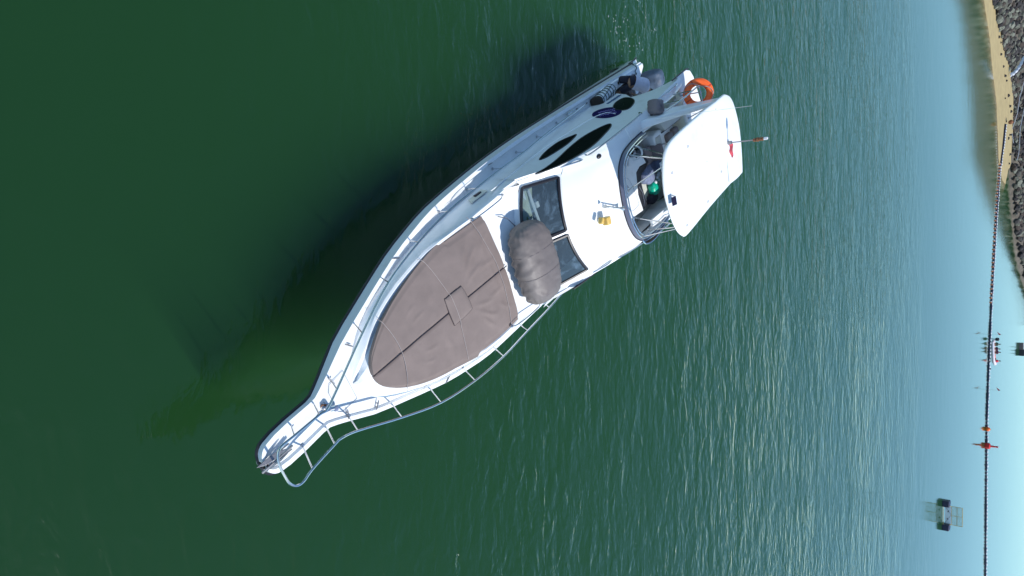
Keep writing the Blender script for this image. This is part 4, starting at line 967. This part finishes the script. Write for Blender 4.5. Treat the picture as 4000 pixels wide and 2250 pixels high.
while len(cand) < 1500 and tries < 60000:
    tries += 1
    x = random.uniform(112, 200); y = random.uniform(-4, 64); d = seg_d(x, y, TOE)
    if d < -.9 or d > 22: continue
    s = random.uniform(.45, 1.15) * (1.25 if random.random() < .2 else 1)
    p = Vector((x, y, max(bankz(x, y), -.1) + s * .10))
    if not cam_visible(p): continue
    cand.append((p, s))
cand.sort(key=lambda c: -c[1] / c[0].length)
def place_rock(o, p, s):
    o.location = p; o.scale = (s * random.uniform(.8, 1.25), s * random.uniform(.8, 1.25), s * random.uniform(.65, .95)); o.rotation_euler = (random.uniform(-.4, .4), random.uniform(-.4, .4), random.uniform(0, 6.28))
for i, (p, s) in enumerate(cand[:300]):
    o = bpy.data.objects.new("boulder", RM[i % 15]); col.objects.link(o); place_rock(o, p, s)
    tag(o, "angular grey-brown boulder of the rock embankment above the beach", "rock", "boulders of the rock embankment")
m = MB(False); mats_ = rmats
for i, (p, s) in enumerate(cand[300:]):
    rm = RM[random.randrange(15)]; mt = Matrix.LocRotScale(p, Matrix.Rotation(random.uniform(0, 6.28), 3, 'Z').to_quaternion(), Vector((s * random.uniform(.8, 1.2), s * random.uniform(.8, 1.2), s * .8)))
    m.add([mt @ v.co for v in rm.vertices], [tuple(f.vertices) for f in rm.polygons], rmats.index(rm.materials[0]))
tag(m.build("rubble_stones", rmats, smooth=False, weld=False), "smaller stones filling the rock embankment behind the beach", "rocks", kind='stuff')
# dark stones scattered on the sand
for i, (x, y, s) in enumerate([(124.5, 40.2, .3), (127, 38.2, .35), (128.8, 37.8, .25), (129.6, 36.2, .4), (132.5, 35.0, .3), (134.5, 34.0, .45), (136.2, 33.6, .35), (138.2, 31.6, .5), (139.8, 30.2, .4), (135.5, 30.6, .25), (141.5, 29.6, .5), (143, 26, .4), (140.5, 25, .45), (137, 27.2, .25), (145.8, 26.5, .35), (133.2, 37.2, .5), (130.5, 38.6, .45), (146.5, 23.2, .35), (146.2, 21.6, .4)]):
    o = bpy.data.objects.new("beach_stone", RM[(2 + 5 * (i % 3)) % 15]); col.objects.link(o); d = seg_d(x, y, SHORE); place_rock(o, Vector((x, y, max(0, min(.9, .07 * d)) + .05)), s * 1.3)
    tag(o, "small dark stone lying alone on the sand", "stone", "dark stones scattered on the beach")
# white tarpaulin debris and a pipe on the rocks
m = MB(False); rows = []
P = smooth_path([(141.0, 38.8, 0), (140.4, 37.8, 0), (140.0, 36.9, 0), (139.4, 36.0, 0), (138.4, 35.2, 0), (137.9, 34.8, 0)], 4)
for i, p in enumerate(P):
    wd = .22 + .22 * math.sin(i * 1.1) ** 2; rows.append([(p.x + q * wd * .4, p.y + q * wd, bankz(p.x, p.y) + .95 + .15 * math.cos(q * 1.4) + .1 * math.sin(i * 2 + q)) for q in (-1, -.5, 0, .5, 1)])
m.slab(rows, .1)
tag(m.build("white_sheeting", mat("white_sheet", (.75, .76, .80), .6, var=.1)), "strip of crumpled white sheeting caught on the dark rocks", "sheeting")
for PP, la in (([(144.6, 37.2), (146.2, 31.5), (147.7, 25.3)], "long thin pale pipe running down the rocks, nearer the white sheeting"), ([(148.4, 33.0), (148.7, 26.5), (148.5, 22.4)], "long thin pale pipe lower down the rocks, ending by the sand")):
    m = MB(False); m.tube([(p.x, p.y, bankz(p.x, p.y) + .85) for p in smooth_path([(a, b, 0) for a, b in PP], 5)], .05, 6)
    tag(m.build("thin_pipe", M['greycloth']), la, "pipe")

# ================================================================ FLOATING THINGS FAR OFF
def along(L, step, off=0):
    out = []; d = off; acc = 0
    for (x0, y0), (x1, y1) in zip(L, L[1:]):
        q = math.hypot(x1 - x0, y1 - y0)
        while d < acc + q:
            t = (d - acc) / q; out.append((x0 + (x1 - x0) * t, y0 + (y1 - y0) * t, math.atan2(y1 - y0, x1 - x0))); d += step
        acc += q
    return out
BAR = [(135.9, 26.3), (134.4, 22.2), (133.0, 18.4), (127.8, 10.0), (122.2, -1.5), (119.3, -8.9), (116.5, -18.2), (115.6, -29.2), (114.7, -42.5)]
m = MB(False); m.tube([(-.24, 0, .02), (-.20, 0, .02), (.20, 0, .02), (.24, 0, .02)], [.10, .17, .17, .10], 10)
m.ball((.0, .0, .16), (.20, .13, .09), m=1, nu=10, nv=6)  # white cap painted on for the sun's glint on the dark float
b0 = m.build("barrier_float", [mat("navy_float_plastic", (.015, .018, .05), .5), M['fender']])
bl = "dark blue float with a sun glint painted white on its top, one of the long line of floats"; bgp = "linked floats of the barrier line"
for i, (x, y, a) in enumerate(along(BAR, .50)):
    o = b0 if i == 0 else b0.copy()
    if i: col.objects.link(o)
    d = seg_d(x, y, SHORE); zz = max(0, min(.9, .07 * d)) + .08 if (d > 0 and y > 16) else 0
    o.location = (x, y, zz); o.rotation_euler = (random.uniform(-.15, .15), 0, a + random.uniform(-.12, .12)); s = random.uniform(.85, 1.1); o.scale = (s, s, s)
    tag(o, bl, "float", bgp)
m = MB(False); m.tube([(x, y, .05 + (max(0, min(.9, .07 * seg_d(x, y, SHORE))) if y > 16 else 0)) for x, y, a in along(BAR, 1.2)], .03, 5)
tag(m.build("barrier_rope", M['brown']), "dark rope threading the long line of blue floats", "rope")
ROPE2 = [(134.5, 21.5), (132.0, 18.0), (128.8, 14.2), (125.2, 7.2), (120.9, -2.2)]
m = MB(False); m.ball((0, 0, .05), (.13, .13, .12), nu=10, nv=7); m.ball((.05, .10, .07), (.09, .09, .09), m=1, nu=8, nv=6)
s0 = m.build("small_float", [mat("faded_orange", (.45, .16, .07), .7), M['fender']])
for i, (x, y, a) in enumerate(along(ROPE2, .72)):
    o = s0 if i == 0 else s0.copy()
    if i: col.objects.link(o)
    o.location = (x, y, 0); o.rotation_euler = (0, 0, random.uniform(0, 1)); tag(o, "small faded orange and white float of the shorter string inside the barrier line", "float", "small floats of the second string")
# orange float mound where the line comes ashore
m = MB(False); m.ball((0, 0, .3), (.45, .35, .35), nu=12, nv=8, fn=lambda p, a, b: p * (1 + .2 * noise.noise(p * 4))); o = m.build("orange_sack", M['rust']); o.location = (137.2, 27.0, .85)
tag(o, "rusty orange sack at the beach end of the float line", "sack")
# orange ball buoy
m = MB(False); m.ball((0, 0, .22), (.30, .30, .30), nu=18, nv=12); m.tube([(0, 0, .45), (0, 0, .58)], .05, 8); o = m.build("ball_buoy", mat("buoy_orange", (.85, .14, .01), .4)); o.location = (115.6, -19.7, 0); tag(o, "round orange ball buoy touching the float line", "buoy")
# red post buoy
rb = empty("post_buoy", (115.4, -22.0, 0), label="red buoy with a wide body and a tall post, on the float line", cat="buoy")
m = MB(False); m.tube([(0, 0, -.1), (0, 0, .15), (0, 0, .45), (0, 0, .55)], [.34, .42, .42, .25], 16); m.build("buoy_body", M['red'], rb)
m = MB(False); m.tube([(0, 0, .5), (0, 0, 1.35)], [.14, .10], 10); m.tube([(0, 0, 1.35), (0, 0, 1.45)], .13, 10); m.build("buoy_post", M['red'], rb)
# flags
for x, y, la in ((118.6, -6.6, "small dark red pennant on a thin pole, near the red dinghy's motor end"), (117.6, -14.4, "small dark red pennant on a thin pole, between the dinghy and the orange ball buoy")):
    fo = empty("marker_flag", (x, y, 0), label=la, cat="flag")
    m = MB(False); m.tube([(0, 0, -.1), (0, 0, 1.55)], .012, 5); m.build("flag_pole", M['dullsteel'], fo)
    m = MB(False); m.poly3([(0, 0, 1.5), (0, -.10, 1.25), (.02, .38, .98)], (.01, 0, 0)); m.build("pennant", M['red'], fo)
# small black buoy
m = MB(False); m.ball((0, 0, .08), (.12, .12, .12), nu=12, nv=8); o = m.build("black_buoy", M['black']); o.location = (119.9, -11.7, 0); tag(o, "tiny black ball float just beyond the barrier line", "float")
# inflatable boat with people
dg = empty("inflatable_boat", (122.0, -9.5, 0), R(-84), "small white and red inflatable boat carrying several people behind the float line", "boat")
m = MB(False); L_ = smooth_path([(-1.75, -.6, .25), (-.5, -.68, .26), (.8, -.62, .30), (1.45, -.35, .40), (1.65, 0, .45), (1.45, .35, .40), (.8, .62, .30), (-.5, .68, .26), (-1.75, .6, .25)], 4); m.tube(L_, .20, 10); m.build("tube_hull", mat("pale_inflatable", (.62, .58, .62), .5), dg)
m = MB(False); m.box((-.1, 0, .15), (2.9, 1.0, .10)); m.build("floorboard", mat("red_hull", (.60, .10, .07), .6), dg)
m = MB(False); m.box((.9, 0, .40), (1.2, .95, .16)); m.build("bow_cover", mat("coral_vinyl", (.70, .12, .08), .6), dg, bevel=.04)
om2 = empty("boat_engine", (121.8, -7.5, .2), label="dark outboard engine on the end of the inflatable boat", cat="outboard motor")
m = MB(False); m.ball((0, 0, .55), (.20, .24, .26), nu=14, nv=9, e=.7); m.build("engine_cowl", M['black'], om2); m = MB(False); m.tube([(0, .0, .4), (0, .05, -.3)], .07, 8); m.build("engine_leg", M['dullsteel'], om2)
def sitter(x, y, rz, shirt, label):
    p = empty("person", (x, y, .28), rz, label, "person")
    V = [(0, 0, .16), (.02, 0, .36), (.04, 0, .52), (.05, 0, .60), (.06, 0, .72), (.08, 0, .80), (.0, .10, .14), (.36, .13, .30), (.48, .13, -.02), (.0, -.10, .14), (.36, -.13, .30), (.48, -.13, -.02), (.03, .18, .50), (.12, .24, .26), (.32, .16, .28), (.03, -.18, .50), (.12, -.24, .26), (.32, -.16, .28)]
    E = [(0, 1), (1, 2), (2, 3), (3, 4), (4, 5), (0, 6), (6, 7), (7, 8), (0, 9), (9, 10), (10, 11), (2, 12), (12, 13), (13, 14), (2, 15), (15, 16), (16, 17)]
    Rr = [.13, .12, .12, .05, .09, .05, .09, .06, .045, .09, .06, .045, .06, .045, .035, .06, .045, .035]
    skin("body", V, E, Rr, M['skin'], p, sub_=1)
    m = MB(False); m.tube([(0, 0, .12), (.0, 0, .22), (.02, 0, .40), (.03, 0, .54), (.045, 0, .60)], [.17, .175, .18, .17, .08], 12); m.tube([(.03, .16, .52), (.10, .24, .34)], .075, 8); m.tube([(.03, -.16, .52), (.10, -.24, .34)], .075, 8); m.build("shirt", shirt, p, angle=80)
    m = MB(False); m.ball((.05, 0, .77), (.10, .09, .09), nu=12, nv=8); m.build("hair", M['hair'], p)
dkg = mat("dark_green_shirt", (.03, .07, .05), .9); pur = mat("dark_purple_shirt", (.06, .015, .05), .9); rdv = mat("red_life_vest", (.62, .03, .06), .7)
sitter(122.1, -8.2, R(200), dkg, "person in a dark green shirt seated beside the inflatable boat's engine")
sitter(121.8, -8.9, R(170), pur, "person in dark purple seated mid-boat, nearer the one in green")
sitter(122.3, -9.4, R(190), pur, "person in dark purple seated mid-boat, nearer the one in the red vest")
sitter(122.0, -10.7, R(95), rdv, "person in a red life vest seated at the bow of the inflatable boat")
# dark work raft at the right edge
rf = empty("work_raft", (170.5, -12.3, 0), R(90), "low dark raft with short posts, far out at the photo's right edge", "raft")
m = MB(False); m.box((-.65, 0, .30), (1.25, 1.4, .9)); m.build("raft_block", M['black'], rf, bevel=.05); m = MB(False); m.box((.65, 0, .25), (1.3, 1.4, .7)); m.build("raft_deck", M['seatbrown'], rf, bevel=.05)
for y in (-.9, -.3, .4): 
    m = MB(False); m.tube([(y, -.2, .7), (y, -.2, 1.5)], .05, 6); m.build("raft_post", M['black'], rf)
# floating goal: two navy floats, white board and a netted frame
gl = empty("floating_goal", (81.2, -23.0, 0), R(-3), "floating yellow-framed net between two navy floats, low in the calm water", "floating goal")
gl.scale = (.84, .84, .84)
m = MB(False)
for y in (1.38, -1.42): 
    m = MB(False); m.box((0, y, .27), (1.3, .72, .74)); m.build("navy_float", mat("navy_drum", (.012, .012, .045), .5, var=.2, vscale=3), gl, bevel=.08, seg=3)
m = MB(False); m.box((.1, 0, .46), (.06, 2.0, .62)); m.build("white_board", mat("white_panel", (.78, .80, .80), .6, var=.05), gl)
fy = mat("weathered_yellow", (.52, .36, .10), .6)
m = MB(False)
for a, b in (((.16, -1.1, .1), (.16, -1.1, 1.9)), ((.16, 1.1, .1), (.16, 1.1, 1.9)), ((.16, 0, .8), (.16, 0, 1.9)), ((.16, -1.1, 1.9), (.16, 1.1, 1.9)), ((.16, -1.1, 1.35), (.16, 1.1, 1.35)), ((.16, -1.1, .80), (.16, 1.1, .80)), ((-.6, -1.1, .05), (-.6, 1.1, .05)), ((-.6, -1.1, .05), (.16, -1.1, .8)), ((-.6, 1.1, .05), (.16, 1.1, .8))): m.tube([a, b], .028, 6)
m.build("goal_frame", fy, gl)
m = MB(False)
for i in range(37): y = -1.08 + i * .06; m.tube([(.17, y, .82), (.17, y, 1.88)], .006, 3)
for i in range(18): z = .84 + i * .06; m.tube([(.17, -1.08, z), (.17, 1.08, z)], .006, 3)
m.build("goal_net", mat("olive_netting", (.30, .32, .20), .9), gl)
m = MB(False); m.tube([(.05, .95, .15), (.05, .1, .78)], .012, 4); m.tube([(.05, -.95, .15), (.05, .1, .78)], .012, 4); m.box((.05, .45, .47), (.03, .2, .1), rx=R(30)); m.box((.05, -.45, .40), (.03, .2, .1), rx=R(-30)); m.build("board_lashing", M['black'], gl)
